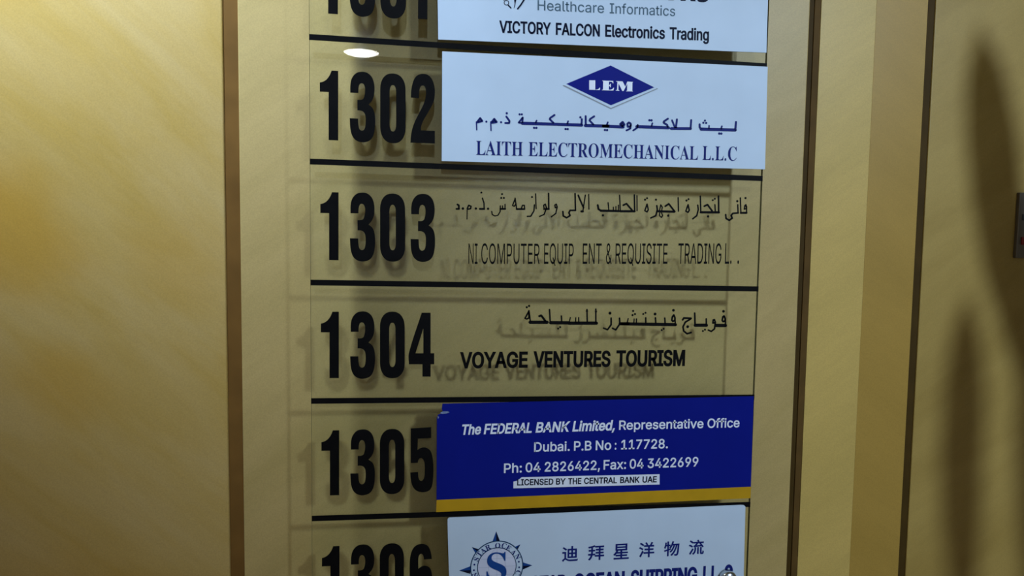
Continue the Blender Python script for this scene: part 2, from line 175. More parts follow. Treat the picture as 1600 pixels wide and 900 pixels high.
G = {"inter":{"&":[448,[[[197,-7],[165,-5],[136,1],[110,12],[88,26],[69,42],[54,62],[43,84],[36,108],[34,133],[36,154],[40,173],[47,189],[58,205],[70,220],[85,235],[101,249],[120,
264],[140,279],[216,335],[223,340],[230,346],[237,352],[243,359],[249,367],[255,375],[259,384],[261,394],[262,405],[260,420],[255,434],[245,445],[233,454],[219,459],[201,461],
[189,460],[178,457],[168,453],[159,447],[151,440],[145,431],[141,421],[138,411],[137,399],[138,386],[141,375],[145,363],[152,352],[159,340],[169,327],[179,314],[191,300],[204,
284],[438,0],[364,0],[171,231],[121,293],[108,310],[96,327],[87,344],[81,361],[77,379],[75,398],[77,420],[82,440],[91,458],[102,474],[117,488],[134,499],[154,507],[176,512],
[200,513],[224,512],[246,507],[266,499],[283,488],[297,475],[308,459],[317,442],[322,424],[324,404],[323,389],[320,375],[315,362],[309,349],[301,336],[291,325],[281,314],[269,
303],[256,293],[154,217],[135,202],[121,188],[110,174],[103,161],[98,146],[97,131],[98,115],[102,101],[109,87],[118,76],[130,66],[143,57],[158,51],[175,48],[193,46],[213,48],
[232,52],[251,59],[269,69],[286,81],[301,95],[315,112],[327,131],[336,151],[343,174],[348,198],[349,224],[408,224],[406,194],[403,167],[397,144],[389,124],[380,107],[371,92],
[361,80],[353,70],[345,62],[333,47],[315,30],[294,17],[271,7],[246,-1],[221,-5]]]],",":[188,[[[38,-119],[68,71],[137,71],[84,-119]]]],".":[188,[[[95,-4],[83,-3],[73,1],[63,
9],[55,18],[51,29],[50,41],[51,53],[55,64],[63,73],[73,81],[83,85],[95,87],[107,85],[118,81],[128,73],[135,64],[140,53],[141,41],[140,29],[135,18],[128,9],[118,1],[107,-3]]]],
"0":[453,[[[227,-7],[191,-3],[158,7],[130,24],[105,48],[85,77],[69,113],[57,155],[50,202],[48,254],[50,306],[57,353],[69,395],[85,431],[106,461],[130,484],[159,502],[191,512],
[227,516],[262,512],[295,502],[323,484],[348,461],[368,431],[384,395],[396,353],[403,306],[405,254],[403,202],[396,155],[384,113],[368,77],[348,48],[323,24],[295,7],[263,-3]],
[[227,50],[250,52],[271,60],[290,74],[306,92],[320,116],[330,144],[338,176],[342,213],[344,254],[342,295],[338,332],[330,365],[320,393],[306,416],[290,435],[271,449],[250,
457],[227,460],[203,457],[182,449],[163,435],[147,416],[134,393],[123,365],[115,332],[111,295],[109,254],[111,213],[115,176],[123,144],[134,116],[147,92],[163,74],[182,60],
[203,52]]]],"1":[453,[[[76,0],[76,55],[391,55],[391,0]],[[276,509],[276,0],[212,0],[212,448],[209,448],[86,358],[86,427],[198,509]]]],"2":[453,[[[64,0],[64,47],[234,229],[252,
248],[268,266],[282,282],[294,298],[303,312],[311,327],[316,341],[319,356],[320,371],[319,389],[315,405],[308,419],[298,431],[287,441],[273,449],[258,455],[241,458],[224,460],
[205,458],[188,454],[172,447],[159,438],[148,427],[139,413],[132,398],[128,381],[127,362],[66,362],[68,391],[75,418],[86,442],[102,464],[121,482],[143,496],[168,507],[196,
513],[225,516],[254,513],[281,507],[306,497],[328,482],[346,465],[361,445],[372,423],[379,398],[381,372],[380,354],[377,336],[371,318],[363,299],[351,280],[336,259],[317,235],
[294,209],[267,180],[153,60],[153,57],[389,57],[389,0]]]],"3":[453,[[[218,-7],[188,-5],[159,1],[133,10],[108,22],[88,38],[70,57],[57,79],[48,104],[44,132],[109,132],[112,115],
[118,100],[126,87],[137,76],[150,66],[165,59],[182,54],[200,51],[219,50],[239,51],[258,55],[275,61],[291,69],[304,80],[315,93],[323,108],[328,125],[329,145],[328,163],[323,
180],[316,196],[306,211],[292,223],[275,234],[254,241],[229,246],[201,248],[157,248],[157,299],[288,448],[288,452],[70,452],[70,509],[372,509],[372,461],[211,278],[211,289],
[247,290],[279,286],[308,276],[333,262],[354,244],[371,222],[383,198],[391,173],[393,145],[390,116],[383,90],[370,66],[354,45],[333,27],[309,12],[281,2],[251,-5]]]],"4":[453,
[[[40,105],[40,158],[247,509],[311,509],[109,166],[109,163],[413,163],[413,105]],[[282,0],[282,121],[282,146],[282,318],[343,318],[343,0]]]],"6":[453,[[[226,-7],[196,-4],[168,
3],[142,15],[119,31],[100,51],[84,74],[73,101],[66,130],[64,162],[65,187],[71,212],[80,239],[93,268],[112,302],[137,340],[252,509],[322,509],[151,261],[145,261],[151,270],
[157,279],[165,288],[174,295],[184,302],[196,307],[208,311],[221,313],[235,314],[265,312],[291,305],[316,295],[337,280],[355,262],[370,240],[380,215],[387,187],[389,157],[387,
127],[379,98],[368,73],[352,50],[333,30],[310,14],[284,3],[257,-4]],[[226,48],[245,50],[263,55],[279,63],[293,73],[304,86],[314,101],[322,119],[326,137],[327,157],[326,178],
[322,196],[314,213],[304,228],[293,241],[279,251],[263,259],[245,264],[226,265],[207,264],[190,259],[174,252],[160,241],[148,229],[138,214],[131,197],[126,179],[125,158],[126,
138],[131,119],[138,102],[148,86],[160,73],[174,63],[190,55],[207,50]]]],"7":[453,[[[97,0],[323,448],[323,452],[62,452],[62,509],[391,509],[391,449],[165,0]]]],"8":[453,[[[226,
-7],[193,-5],[163,1],[136,11],[111,25],[91,42],[74,62],[62,84],[54,109],[52,135],[53,156],[58,176],[65,195],[75,212],[87,228],[101,241],[117,252],[134,260],[153,265],[153,
267],[129,276],[109,289],[93,308],[80,330],[73,354],[70,380],[73,405],[79,429],[90,450],[106,469],[124,485],[146,498],[170,508],[197,514],[226,516],[255,514],[282,508],[306,
498],[328,485],[346,469],[361,450],[373,429],[379,405],[382,380],[379,354],[372,330],[359,308],[343,289],[323,276],[300,267],[300,265],[319,260],[335,252],[351,241],[365,228],
[377,212],[387,195],[395,176],[399,156],[401,135],[398,109],[391,84],[378,62],[362,42],[341,25],[317,11],[289,1],[259,-5]],[[226,49],[248,50],[267,54],[285,60],[300,69],[313,
79],[323,91],[331,106],[335,121],[337,139],[335,157],[330,173],[322,189],[312,202],[298,213],[283,223],[265,230],[247,234],[226,235],[206,234],[187,230],[169,223],[154,213],
[140,202],[130,189],[122,173],[117,157],[115,139],[117,121],[121,106],[129,91],[139,79],[152,69],[167,60],[185,54],[205,50]],[[226,290],[244,291],[260,294],[274,300],[287,
308],[298,318],[307,330],[314,344],[318,359],[319,376],[318,392],[314,407],[308,420],[299,432],[288,442],[275,449],[260,455],[244,459],[226,460],[208,459],[192,455],[177,449],
[164,442],[153,432],[145,420],[138,407],[134,392],[133,376],[134,359],[138,344],[145,330],[154,318],[165,308],[178,300],[193,294],[209,291]]]],"9":[453,[[[226,516],[256,513],
[285,506],[310,494],[333,478],[352,458],[368,434],[380,408],[387,378],[389,347],[387,322],[382,296],[373,270],[359,240],[340,207],[315,168],[200,0],[130,0],[301,248],[307,
248],[302,238],[295,229],[287,221],[278,214],[268,207],[257,202],[245,198],[232,195],[218,195],[188,197],[161,203],[137,214],[116,229],[98,247],[83,269],[72,294],[66,321],
[64,352],[66,382],[73,411],[85,436],[101,459],[120,479],[143,494],[168,506],[196,513]],[[226,460],[207,459],[190,454],[174,446],[160,435],[148,423],[138,407],[131,390],[127,
372],[125,352],[127,331],[131,313],[138,295],[148,280],[160,268],[174,257],[190,250],[207,245],[226,243],[245,245],[263,249],[279,257],[293,267],[305,280],[314,295],[322,312],
[326,330],[327,350],[326,371],[322,390],[314,407],[305,422],[293,435],[279,446],[263,454],[245,459]]]],":":[188,[[[95,-4],[83,-3],[73,1],[63,9],[55,18],[51,29],[50,41],[51,
53],[55,64],[63,73],[73,81],[83,85],[95,87],[107,85],[118,81],[128,73],[135,64],[140,53],[141,41],[140,29],[135,18],[128,9],[118,1],[107,-3]],[[95,271],[83,272],[73,277],[63,
284],[55,294],[51,304],[50,316],[51,328],[55,339],[63,349],[73,356],[83,360],[95,362],[107,360],[118,356],[128,349],[135,339],[140,328],[141,316],[140,304],[135,294],[128,
284],[118,277],[107,272]]]],"A":[480,[[[16,0],[201,509],[276,509],[463,0],[395,0],[287,302],[280,323],[272,346],[264,372],[255,402],[244,438],[232,478],[245,478],[233,437],
[222,402],[213,371],[204,345],[197,322],[191,302],[85,0]],[[110,142],[110,199],[370,199],[370,142]]]],"B":[456,[[[60,0],[60,509],[241,509],[274,507],[304,501],[329,491],[350,
477],[367,461],[381,442],[390,421],[396,398],[398,374],[397,353],[393,336],[387,320],[378,307],[368,295],[356,286],[343,278],[329,272],[315,267],[315,262],[331,260],[347,254],
[363,245],[378,234],[391,220],[402,203],[411,184],[416,161],[418,136],[416,111],[410,88],[400,67],[386,48],[368,31],[344,18],[317,8],[284,2],[247,0]],[[125,57],[245,57],[281,
60],[309,67],[330,80],[344,96],[353,115],[355,137],[354,153],[350,169],[342,184],[333,197],[320,209],[306,218],[289,225],[269,229],[248,231],[125,231]],[[125,285],[238,285],
[256,287],[273,290],[288,296],[302,304],[314,314],[323,326],[330,340],[335,355],[336,372],[333,393],[326,412],[313,429],[294,442],[270,449],[240,452],[125,452]]]],"C":[510,
[[[267,-7],[225,-3],[186,7],[150,25],[119,49],[92,79],[70,115],[53,157],[44,203],[40,254],[44,305],[53,352],[70,393],[92,429],[119,459],[150,484],[186,501],[225,512],[267,
516],[293,514],[317,511],[340,504],[362,496],[383,485],[402,471],[419,456],[435,438],[448,418],[459,397],[467,373],[473,348],[408,348],[404,365],[397,380],[389,395],[380,407],
[369,418],[357,428],[344,437],[330,444],[315,449],[300,453],[284,455],[267,456],[237,453],[209,445],[184,432],[161,414],[141,391],[125,364],[113,332],[106,295],[103,254],[106,
213],[113,177],[125,145],[141,117],[161,94],[184,76],[210,63],[237,56],[267,53],[284,54],[300,56],[315,60],[330,65],[344,72],[357,81],[369,90],[380,102],[389,114],[397,128],
[404,144],[408,160],[473,160],[467,135],[459,112],[448,91],[435,71],[420,53],[402,38],[383,24],[363,13],[341,5],[317,-2],[293,-6]]]],"D":[502,[[[219,0],[96,0],[96,57],[215,
57],[254,60],[288,68],[318,81],[343,99],[363,122],[379,149],[390,181],[397,216],[399,255],[397,294],[390,329],[379,361],[364,388],[344,410],[320,428],[291,441],[258,449],[221,
452],[93,452],[93,509],[225,509],[273,505],[315,495],[353,478],[385,455],[412,426],[433,391],[449,351],[458,306],[462,255],[458,205],[449,159],[433,119],[411,83],[384,54],
[351,31],[312,14],[268,3]],[[125,509],[125,0],[60,0],[60,509]]]],"E":[419,[[[60,0],[60,509],[372,509],[372,452],[125,452],[125,286],[355,286],[355,229],[125,229],[125,57],
[375,57],[375,0]]]],"F":[410,[[[60,0],[60,509],[369,509],[369,452],[125,452],[125,278],[346,278],[346,221],[125,221],[125,0]]]],"G":[520,[[[269,-7],[225,-3],[185,7],[149,25],
[118,49],[91,79],[69,116],[53,157],[43,203],[40,254],[43,305],[53,352],[69,393],[91,429],[117,459],[149,484],[184,501],[223,512],[265,516],[291,514],[316,510],[340,504],[363,
494],[384,483],[403,469],[421,453],[436,436],[449,416],[460,395],[468,373],[474,349],[408,349],[402,365],[395,379],[387,393],[378,406],[368,417],[356,427],[344,436],[330,443],
[315,448],[300,453],[283,455],[265,456],[236,453],[209,445],[183,432],[160,414],[141,392],[125,364],[113,332],[106,295],[103,254],[106,213],[113,177],[125,145],[141,117],[161,
95],[184,76],[210,63],[238,56],[269,53],[296,55],[322,61],[345,71],[365,85],[382,102],[396,123],[407,147],[413,173],[415,202],[434,199],[283,199],[283,256],[478,256],[478,
200],[475,160],[466,124],[451,91],[431,62],[406,38],[377,19],[344,5],[308,-4]]]],"H":[517,[[[60,0],[60,509],[125,509],[125,289],[392,289],[392,509],[457,509],[457,0],[392,
0],[392,232],[125,232],[125,0]]]],"I":[300,[[[31,0],[31,57],[118,57],[118,452],[31,452],[31,509],[269,509],[269,452],[183,452],[183,57],[269,57],[269,0]]]],"K":[467,[[[104,
145],[104,216],[116,231],[128,246],[139,261],[151,275],[162,289],[174,303],[187,317],[199,331],[212,344],[364,509],[448,509],[231,276],[228,276]],[[60,0],[60,509],[125,509],
[125,334],[124,225],[125,193],[125,0]],[[372,0],[188,259],[228,309],[449,0]]]],"L":[393,[[[60,0],[60,509],[125,509],[125,57],[361,57],[361,0]]]],"M":[628,[[[60,0],[60,509],
[152,509],[277,187],[280,179],[284,170],[287,159],[299,123],[303,110],[307,97],[311,84],[315,71],[319,60],[322,49],[307,49],[318,83],[330,121],[334,134],[338,146],[342,158],
[346,169],[349,179],[352,187],[476,509],[568,509],[568,0],[504,0],[504,291],[504,327],[505,340],[505,354],[505,369],[506,413],[507,457],[513,457],[508,441],[503,425],[498,
409],[482,363],[477,348],[472,335],[467,322],[463,310],[459,300],[456,291],[342,0],[286,0],[170,291],[167,300],[163,310],[159,321],[145,361],[140,376],[134,392],[129,408],
[124,424],[118,441],[112,457],[119,457],[120,416],[121,372],[122,328],[122,315],[122,302],[122,291],[122,0]]]],"N":[523,[[[60,0],[60,509],[136,509],[343,183],[349,174],[355,
163],[363,151],[371,137],[379,122],[388,107],[396,90],[405,73],[414,55],[405,54],[403,72],[402,90],[401,108],[400,126],[399,142],[399,157],[399,195],[399,509],[463,509],[463,
0],[387,0],[202,290],[194,303],[186,317],[177,331],[168,346],[159,363],[148,381],[108,452],[119,454],[122,384],[123,363],[124,345],[124,328],[125,313],[125,301],[125,291],
[125,0]]]],"O":[533,[[[267,-7],[225,-3],[186,7],[150,25],[119,49],[92,79],[70,115],[53,157],[44,203],[40,254],[44,305],[53,352],[70,393],[92,429],[119,459],[150,484],[186,
501],[225,512],[267,516],[309,512],[348,501],[384,484],[415,459],[442,429],[464,393],[480,352],[490,305],[493,254],[490,203],[480,157],[464,115],[442,79],[415,49],[384,25],
[348,7],[309,-3]],[[267,53],[296,55],[324,63],[349,76],[372,94],[392,116],[408,144],[420,176],[428,213],[430,254],[428,295],[420,332],[408,365],[392,392],[372,415],[349,433],
[324,446],[296,453],[267,456],[237,453],[210,445],[184,433],[161,415],[142,392],[125,364],[113,332],[106,295],[103,254],[106,213],[113,176],[125,144],[142,117],[161,94],[184,
76],[210,63],[237,55]]]],"P":[445,[[[60,0],[60,509],[235,509],[272,506],[305,499],[332,487],[356,471],[375,452],[390,430],[400,404],[407,377],[409,348],[407,318],[400,291],
[390,265],[375,243],[356,223],[332,207],[305,195],[272,188],[235,186],[109,186],[109,242],[233,242],[257,244],[279,248],[297,256],[312,266],[324,279],[333,294],[339,310],[343,
328],[344,348],[343,367],[339,385],[333,402],[324,416],[312,428],[297,439],[279,446],[257,451],[232,452],[125,452],[125,0]]]],"Q":[533,[[[245,159],[313,159],[369,85],[384,
65],[468,-48],[401,-48],[346,27],[331,46]],[[267,-7],[225,-3],[186,7],[150,25],[119,49],[92,79],[70,115],[53,157],[44,203],[40,254],[44,305],[53,352],[70,393],[92,429],[119,
459],[150,484],[186,501],[225,512],[267,516],[309,512],[348,501],[384,484],[415,459],[442,429],[464,393],[480,352],[490,305],[493,254],[490,203],[480,157],[464,115],[442,79],
[415,49],[384,25],[348,7],[309,-3]],[[267,53],[296,55],[324,63],[349,76],[372,94],[392,116],[408,144],[420,176],[428,213],[430,254],[428,295],[420,332],[408,365],[392,392],
[372,415],[349,433],[324,446],[296,453],[267,456],[237,453],[210,445],[184,433],[161,415],[142,392],[125,364],[113,332],[106,295],[103,254],[106,213],[113,176],[125,144],[142,
117],[161,94],[184,76],[210,63],[237,55]]]],"R":[449,[[[60,0],[60,509],[236,509],[273,506],[305,500],[333,489],[356,473],[376,455],[390,433],[401,408],[407,381],[409,352],
[407,323],[401,296],[390,271],[376,250],[356,232],[333,217],[305,206],[273,200],[236,198],[96,198],[96,255],[234,255],[258,256],[280,260],[298,267],[313,276],[325,287],[334,
300],[340,316],[344,333],[345,352],[344,371],[340,389],[334,405],[325,419],[313,430],[298,440],[279,446],[258,451],[233,452],[125,452],[125,0]],[[353,0],[230,229],[303,229],
[428,0]]]],"S":[447,[[[224,-9],[188,-7],[156,-1],[128,9],[102,23],[81,40],[64,60],[51,83],[42,109],[38,137],[104,137],[108,118],[114,102],[123,88],[136,76],[150,66],[166,59],
[185,53],[204,50],[224,49],[246,50],[267,54],[286,60],[303,69],[317,79],[329,92],[338,106],[344,122],[346,139],[344,154],[340,168],[332,179],[322,189],[310,197],[296,205],
[280,211],[263,217],[245,222],[184,239],[145,253],[112,269],[86,289],[67,313],[56,341],[52,372],[54,400],[62,425],[75,448],[92,468],[113,484],[138,498],[165,508],[195,514],
[227,516],[259,514],[289,508],[316,498],[340,484],[360,468],[377,449],[390,427],[398,403],[401,378],[337,378],[332,402],[320,421],[302,437],[280,449],[254,456],[225,459],[204,
457],[185,454],[167,448],[152,440],[139,430],[129,418],[121,405],[117,391],[115,376],[117,359],[122,345],[131,334],[142,324],[155,315],[169,308],[184,302],[198,297],[212,293],
[264,279],[279,275],[295,270],[312,264],[328,256],[344,248],[359,238],[372,226],[384,213],[395,198],[402,180],[407,161],[408,139],[406,112],[399,87],[386,64],[370,43],[349,
25],[323,11],[294,0],[261,-7]]]],"T":[449,[[[32,452],[32,509],[417,509],[417,452],[257,452],[257,0],[193,0],[193,452]]]],"U":[517,[[[259,-8],[220,-6],[186,2],[154,15],[126,
33],[103,55],[85,80],[71,108],[63,140],[60,173],[60,509],[124,509],[124,178],[126,155],[132,133],[141,113],[153,95],[169,80],[187,68],[208,59],[232,53],[259,52],[285,53],[309,
59],[331,68],[349,80],[364,95],[377,113],[385,133],[391,155],[393,178],[393,509],[457,509],[457,173],[454,140],[446,108],[433,80],[414,55],[391,33],[363,15],[332,2],[297,-6]]]],
"V":[480,[[[204,0],[16,509],[84,509],[192,206],[199,187],[207,164],[215,137],[225,106],[236,71],[248,31],[235,31],[247,71],[257,107],[267,138],[276,165],[283,187],[290,206],
[395,509],[463,509],[278,0]]]],"Y":[472,[[[203,0],[203,208],[16,509],[91,509],[192,344],[203,327],[213,309],[222,292],[231,274],[240,254],[250,230],[224,230],[233,254],[242,
275],[251,293],[260,310],[270,327],[280,344],[381,509],[455,509],[268,208],[268,0]]]],"a":[389,[[[160,-9],[137,-7],[115,-3],[94,5],[76,15],[60,29],[48,45],[38,63],[32,84],
[30,108],[32,128],[36,146],[43,161],[53,174],[64,184],[78,193],[92,200],[108,206],[125,211],[143,214],[161,217],[178,220],[200,223],[218,225],[234,227],[247,229],[257,231],
[265,235],[271,240],[274,246],[276,255],[276,257],[275,272],[272,285],[267,297],[260,307],[251,315],[240,322],[227,327],[212,330],[196,331],[178,330],[163,327],[149,322],[137,
316],[127,309],[118,301],[110,292],[104,283],[100,274],[41,291],[51,313],[64,331],[79,346],[95,358],[114,368],[133,375],[153,380],[173,383],[194,384],[208,384],[223,382],[239,
379],[255,375],[271,369],[286,360],[300,350],[312,336],[322,320],[330,301],[335,278],[337,251],[337,0],[277,0],[277,52],[272,52],[267,43],[260,34],[252,25],[242,16],[229,8],
[215,1],[199,-4],[181,-7]],[[170,45],[192,47],[211,51],[228,59],[242,68],[254,80],[263,93],[270,108],[274,122],[276,138],[276,190],[272,187],[267,184],[259,182],[251,180],
[241,178],[231,176],[221,174],[210,173],[200,171],[175,168],[161,166],[147,163],[134,159],[122,153],[112,147],[103,139],[97,130],[93,118],[92,105],[93,93],[96,82],[102,72],
[109,64],[119,57],[130,52],[142,48],[156,46]]]],"b":[424,[[[229,-8],[208,-7],[189,-3],[172,4],[159,12],[147,21],[138,31],[130,41],[123,50],[118,59],[112,59],[112,0],[53,0],
[53,509],[114,509],[114,319],[118,319],[123,327],[130,336],[137,346],[147,355],[158,364],[171,373],[188,379],[207,383],[229,384],[259,382],[287,374],[313,361],[335,342],[354,
320],[370,293],[381,261],[388,227],[390,189],[388,151],[381,116],[370,84],[355,57],[336,34],[313,16],[288,3],[260,-6]],[[220,47],[242,49],[262,55],[279,66],[294,80],[306,97],
[316,117],[323,139],[327,163],[328,189],[327,215],[323,239],[316,261],[307,281],[295,298],[280,311],[262,322],[243,328],[220,330],[198,328],[178,322],[161,312],[147,299],[134,
282],[125,263],[118,241],[114,216],[113,189],[114,162],[118,138],[125,115],[135,95],[147,78],[162,65],[179,55],[198,49]]]],"c":[396,[[[207,-8],[174,-5],[144,3],[117,16],[93,
35],[72,58],[56,85],[44,116],[37,150],[34,187],[37,225],[44,260],[56,291],[72,318],[93,341],[117,360],[144,374],[174,382],[207,384],[226,384],[243,381],[260,377],[276,371],
[291,364],[305,356],[318,346],[330,335],[340,322],[349,308],[356,293],[362,277],[303,262],[300,272],[295,281],[290,289],[284,297],[278,304],[270,311],[261,316],[252,321],[242,
325],[231,328],[220,329],[207,330],[184,328],[163,321],[145,310],[130,296],[118,278],[108,258],[102,236],[98,212],[96,187],[98,163],[102,139],[108,117],[118,97],[130,80],[145,
66],[163,55],[184,49],[207,46],[220,47],[232,49],[243,52],[253,55],[262,60],[271,66],[279,73],[285,80],[292,89],[297,98],[301,107],[304,117],[363,102],[357,86],[350,70],[341,
56],[331,43],[319,32],[306,21],[292,12],[277,5],[261,-1],[244,-5],[226,-7]]]],"d":[424,[[[195,-8],[165,-6],[137,3],[111,16],[89,34],[70,57],[55,84],[43,116],[36,151],[34,189],
[36,227],[43,261],[55,293],[70,320],[89,342],[112,361],[137,374],[165,382],[196,384],[218,383],[237,379],[253,373],[267,364],[278,355],[287,346],[295,336],[301,327],[306,319],
[311,319],[311,509],[372,509],[372,0],[313,0],[313,59],[307,59],[301,50],[295,41],[287,31],[277,21],[266,12],[252,4],[236,-3],[217,-7]],[[205,47],[226,49],[246,55],[263,65],
[278,78],[290,95],[299,115],[306,138],[310,162],[312,189],[310,216],[306,241],[300,263],[290,282],[278,299],[263,312],[246,322],[227,328],[205,330],[182,328],[162,322],[145,
311],[130,298],[118,281],[108,261],[102,239],[98,215],[96,189],[98,163],[102,139],[109,117],[118,97],[130,80],[145,66],[162,55],[182,49]]]],"e":[404,[[[212,-8],[177,-5],[145,
3],[117,16],[92,35],[72,58],[56,85],[44,116],[37,150],[34,187],[36,224],[44,258],[55,290],[71,317],[91,340],[115,359],[142,373],[172,382],[205,384],[226,383],[246,380],[266,
374],[285,366],[303,355],[319,341],[334,324],[347,305],[357,282],[365,256],[370,227],[371,194],[371,169],[75,169],[75,221],[338,221],[310,202],[308,226],[304,248],[298,269],
[288,286],[277,301],[263,314],[246,323],[227,328],[205,330],[183,328],[164,323],[146,313],[131,301],[119,286],[109,270],[102,251],[97,231],[96,211],[96,178],[98,151],[102,
127],[110,106],[121,88],[135,73],[151,61],[169,53],[190,48],[212,46],[227,47],[241,49],[254,53],[265,58],[276,65],[285,73],[294,82],[300,93],[306,105],[365,91],[358,72],[348,
55],[335,39],[320,26],[302,14],[283,4],[261,-3],[237,-7]]]],"f":[254,[[[228,379],[228,327],[6,327],[6,379]],[[81,0],[81,432],[82,452],[87,470],[96,486],[107,499],[120,510],
[135,519],[152,525],[169,529],[187,530],[201,530],[212,529],[222,527],[231,525],[238,523],[243,521],[227,468],[224,470],[220,471],[215,472],[209,473],[202,474],[195,474],[178,
472],[164,468],[154,460],[147,449],[143,435],[142,419],[142,0]]]],"g":[425,[[[207,-151],[180,-149],[156,-146],[134,-140],[114,-132],[97,-122],[82,-110],[70,-97],[59,-84],[51,
-69],[101,-41],[107,-49],[114,-57],[122,-66],[131,-74],[142,-82],[154,-88],[169,-93],[187,-96],[207,-97],[236,-95],[261,-87],[282,-75],[298,-58],[308,-34],[311,-6],[311,68],
[306,68],[301,60],[294,51],[287,41],[277,32],[266,23],[252,16],[236,10],[217,6],[195,5],[165,7],[138,14],[113,27],[90,43],[71,65],[55,90],[43,120],[36,154],[34,191],[36,229],
[43,263],[55,293],[71,320],[90,342],[112,361],[138,374],[166,382],[196,384],[218,383],[237,379],[253,373],[267,365],[279,356],[288,346],[296,336],[302,327],[308,319],[313,
319],[313,379],[372,379],[372,-9],[370,-40],[363,-67],[350,-90],[334,-109],[314,-124],[291,-136],[265,-144],[237,-149]],[[205,59],[227,61],[246,66],[264,75],[278,87],[290,
103],[300,121],[307,142],[311,166],[312,193],[311,219],[307,242],[300,264],[291,283],[279,299],[264,312],[247,322],[227,328],[205,330],[182,328],[163,322],[145,312],[130,298],
[118,282],[109,262],[102,241],[98,218],[96,193],[98,167],[102,144],[109,123],[118,104],[131,88],[145,76],[163,66],[183,61]]]],"h":[410,[[[114,227],[114,0],[53,0],[53,509],
[114,509],[114,287],[102,287],[116,319],[132,344],[152,362],[175,374],[200,382],[227,384],[252,383],[275,377],[295,369],[313,356],[328,340],[341,321],[350,298],[355,271],[357,
240],[357,0],[296,0],[296,235],[293,263],[286,286],[273,304],[256,318],[235,326],[210,329],[192,328],[176,324],[161,317],[147,308],[136,297],[126,283],[119,266],[115,248]]]],
"i":[167,[[[53,0],[53,379],[114,379],[114,0]],[[84,443],[73,444],[63,448],[54,455],[47,463],[43,472],[41,483],[43,494],[47,504],[54,512],[63,518],[73,522],[84,524],[95,522],
[105,518],[114,512],[121,504],[125,494],[126,483],[125,472],[121,463],[114,455],[105,448],[95,444]]]],"l":[189,[[[139,-2],[112,0],[91,8],[74,20],[62,37],[55,59],[53,84],[53,
509],[114,509],[114,99],[114,83],[117,71],[120,62],[126,57],[135,53],[146,52],[152,52],[157,52],[160,53],[164,53],[167,54],[170,54],[181,3],[175,1],[169,0],[162,-1],[154,-2],
[147,-2]]]],"m":[610,[[[53,0],[53,379],[112,379],[112,295],[108,295],[114,314],[122,331],[132,346],[144,358],[158,368],[172,376],[187,382],[203,385],[219,386],[245,383],[268,
375],[287,361],[303,342],[314,320],[321,295],[312,295],[318,312],[326,329],[337,343],[350,356],[364,366],[381,375],[398,381],[417,385],[437,386],[458,385],[478,380],[497,372],
[514,361],[529,346],[541,328],[550,307],[555,283],[557,255],[557,0],[496,0],[496,254],[493,279],[485,298],[473,313],[456,323],[438,329],[419,330],[402,329],[387,326],[374,
320],[363,312],[353,302],[345,290],[340,277],[336,263],[335,247],[335,0],[274,0],[274,260],[272,280],[265,297],[253,311],[238,322],[220,328],[199,330],[185,329],[171,326],
[158,320],[145,312],[135,302],[126,289],[119,274],[115,257],[114,238],[114,0]]]],"n":[410,[[[114,227],[114,0],[53,0],[53,379],[112,379],[112,287],[102,287],[116,319],[132,
344],[152,362],[175,374],[200,382],[227,384],[252,383],[275,377],[295,369],[313,356],[328,340],[341,321],[350,298],[355,271],[357,240],[357,0],[296,0],[296,235],[293,263],
[286,286],[273,304],[256,318],[235,326],[210,329],[192,328],[176,324],[161,317],[147,308],[136,297],[126,283],[119,266],[115,248]]]],"o":[415,[[[207,-8],[174,-5],[144,3],[117,
16],[93,35],[72,58],[56,85],[44,116],[37,150],[34,187],[37,225],[44,260],[56,291],[72,318],[93,341],[117,360],[144,374],[174,382],[207,384],[241,382],[271,374],[299,360],[323,
341],[343,318],[359,291],[371,260],[379,225],[381,187],[379,150],[371,116],[359,85],[343,58],[323,35],[299,16],[271,3],[241,-5]],[[207,46],[231,49],[252,55],[270,66],[285,
80],[298,97],[307,117],[314,139],[318,163],[319,187],[318,212],[314,236],[307,258],[298,278],[285,296],[270,310],[252,321],[231,328],[207,330],[184,328],[163,321],[145,310],
[130,296],[118,278],[108,258],[102,236],[98,212],[96,187],[98,163],[102,139],[108,117],[118,97],[130,80],[145,66],[163,55],[184,49]]]],"p":[424,[[[53,-143],[53,379],[112,379],
[112,319],[118,319],[123,327],[130,336],[137,346],[147,355],[158,364],[171,373],[188,379],[207,383],[229,384],[259,382],[287,374],[313,361],[335,342],[354,320],[370,293],[381,
261],[388,227],[390,189],[388,151],[381,116],[370,84],[355,57],[336,34],[313,16],[288,3],[260,-6],[229,-8],[208,-7],[189,-3],[173,4],[159,12],[147,21],[138,31],[130,41],[124,
50],[118,59],[114,59],[114,-143]],[[220,47],[242,49],[262,55],[279,66],[294,80],[306,97],[316,117],[323,139],[327,163],[328,189],[327,215],[323,239],[316,261],[307,281],[295,
298],[280,311],[262,322],[243,328],[220,330],[198,328],[178,322],[161,312],[147,299],[134,282],[125,263],[118,241],[114,216],[113,189],[114,162],[118,138],[125,115],[135,95],
[147,78],[162,65],[179,55],[198,49]]]],"r":[259,[[[53,0],[53,379],[112,379],[112,321],[115,321],[124,339],[137,354],[152,367],[171,377],[191,383],[213,385],[218,385],[223,
385],[229,384],[243,384],[243,322],[241,323],[236,324],[230,324],[223,325],[215,326],[207,326],[190,324],[174,321],[159,315],[146,306],[135,296],[126,284],[119,269],[115,254],
[114,237],[114,0]]]],"s":[365,[[[182,-8],[157,-7],[133,-3],[112,3],[93,12],[76,24],[62,38],[50,54],[41,73],[36,94],[94,107],[101,87],[111,72],[124,60],[141,52],[160,47],[181,
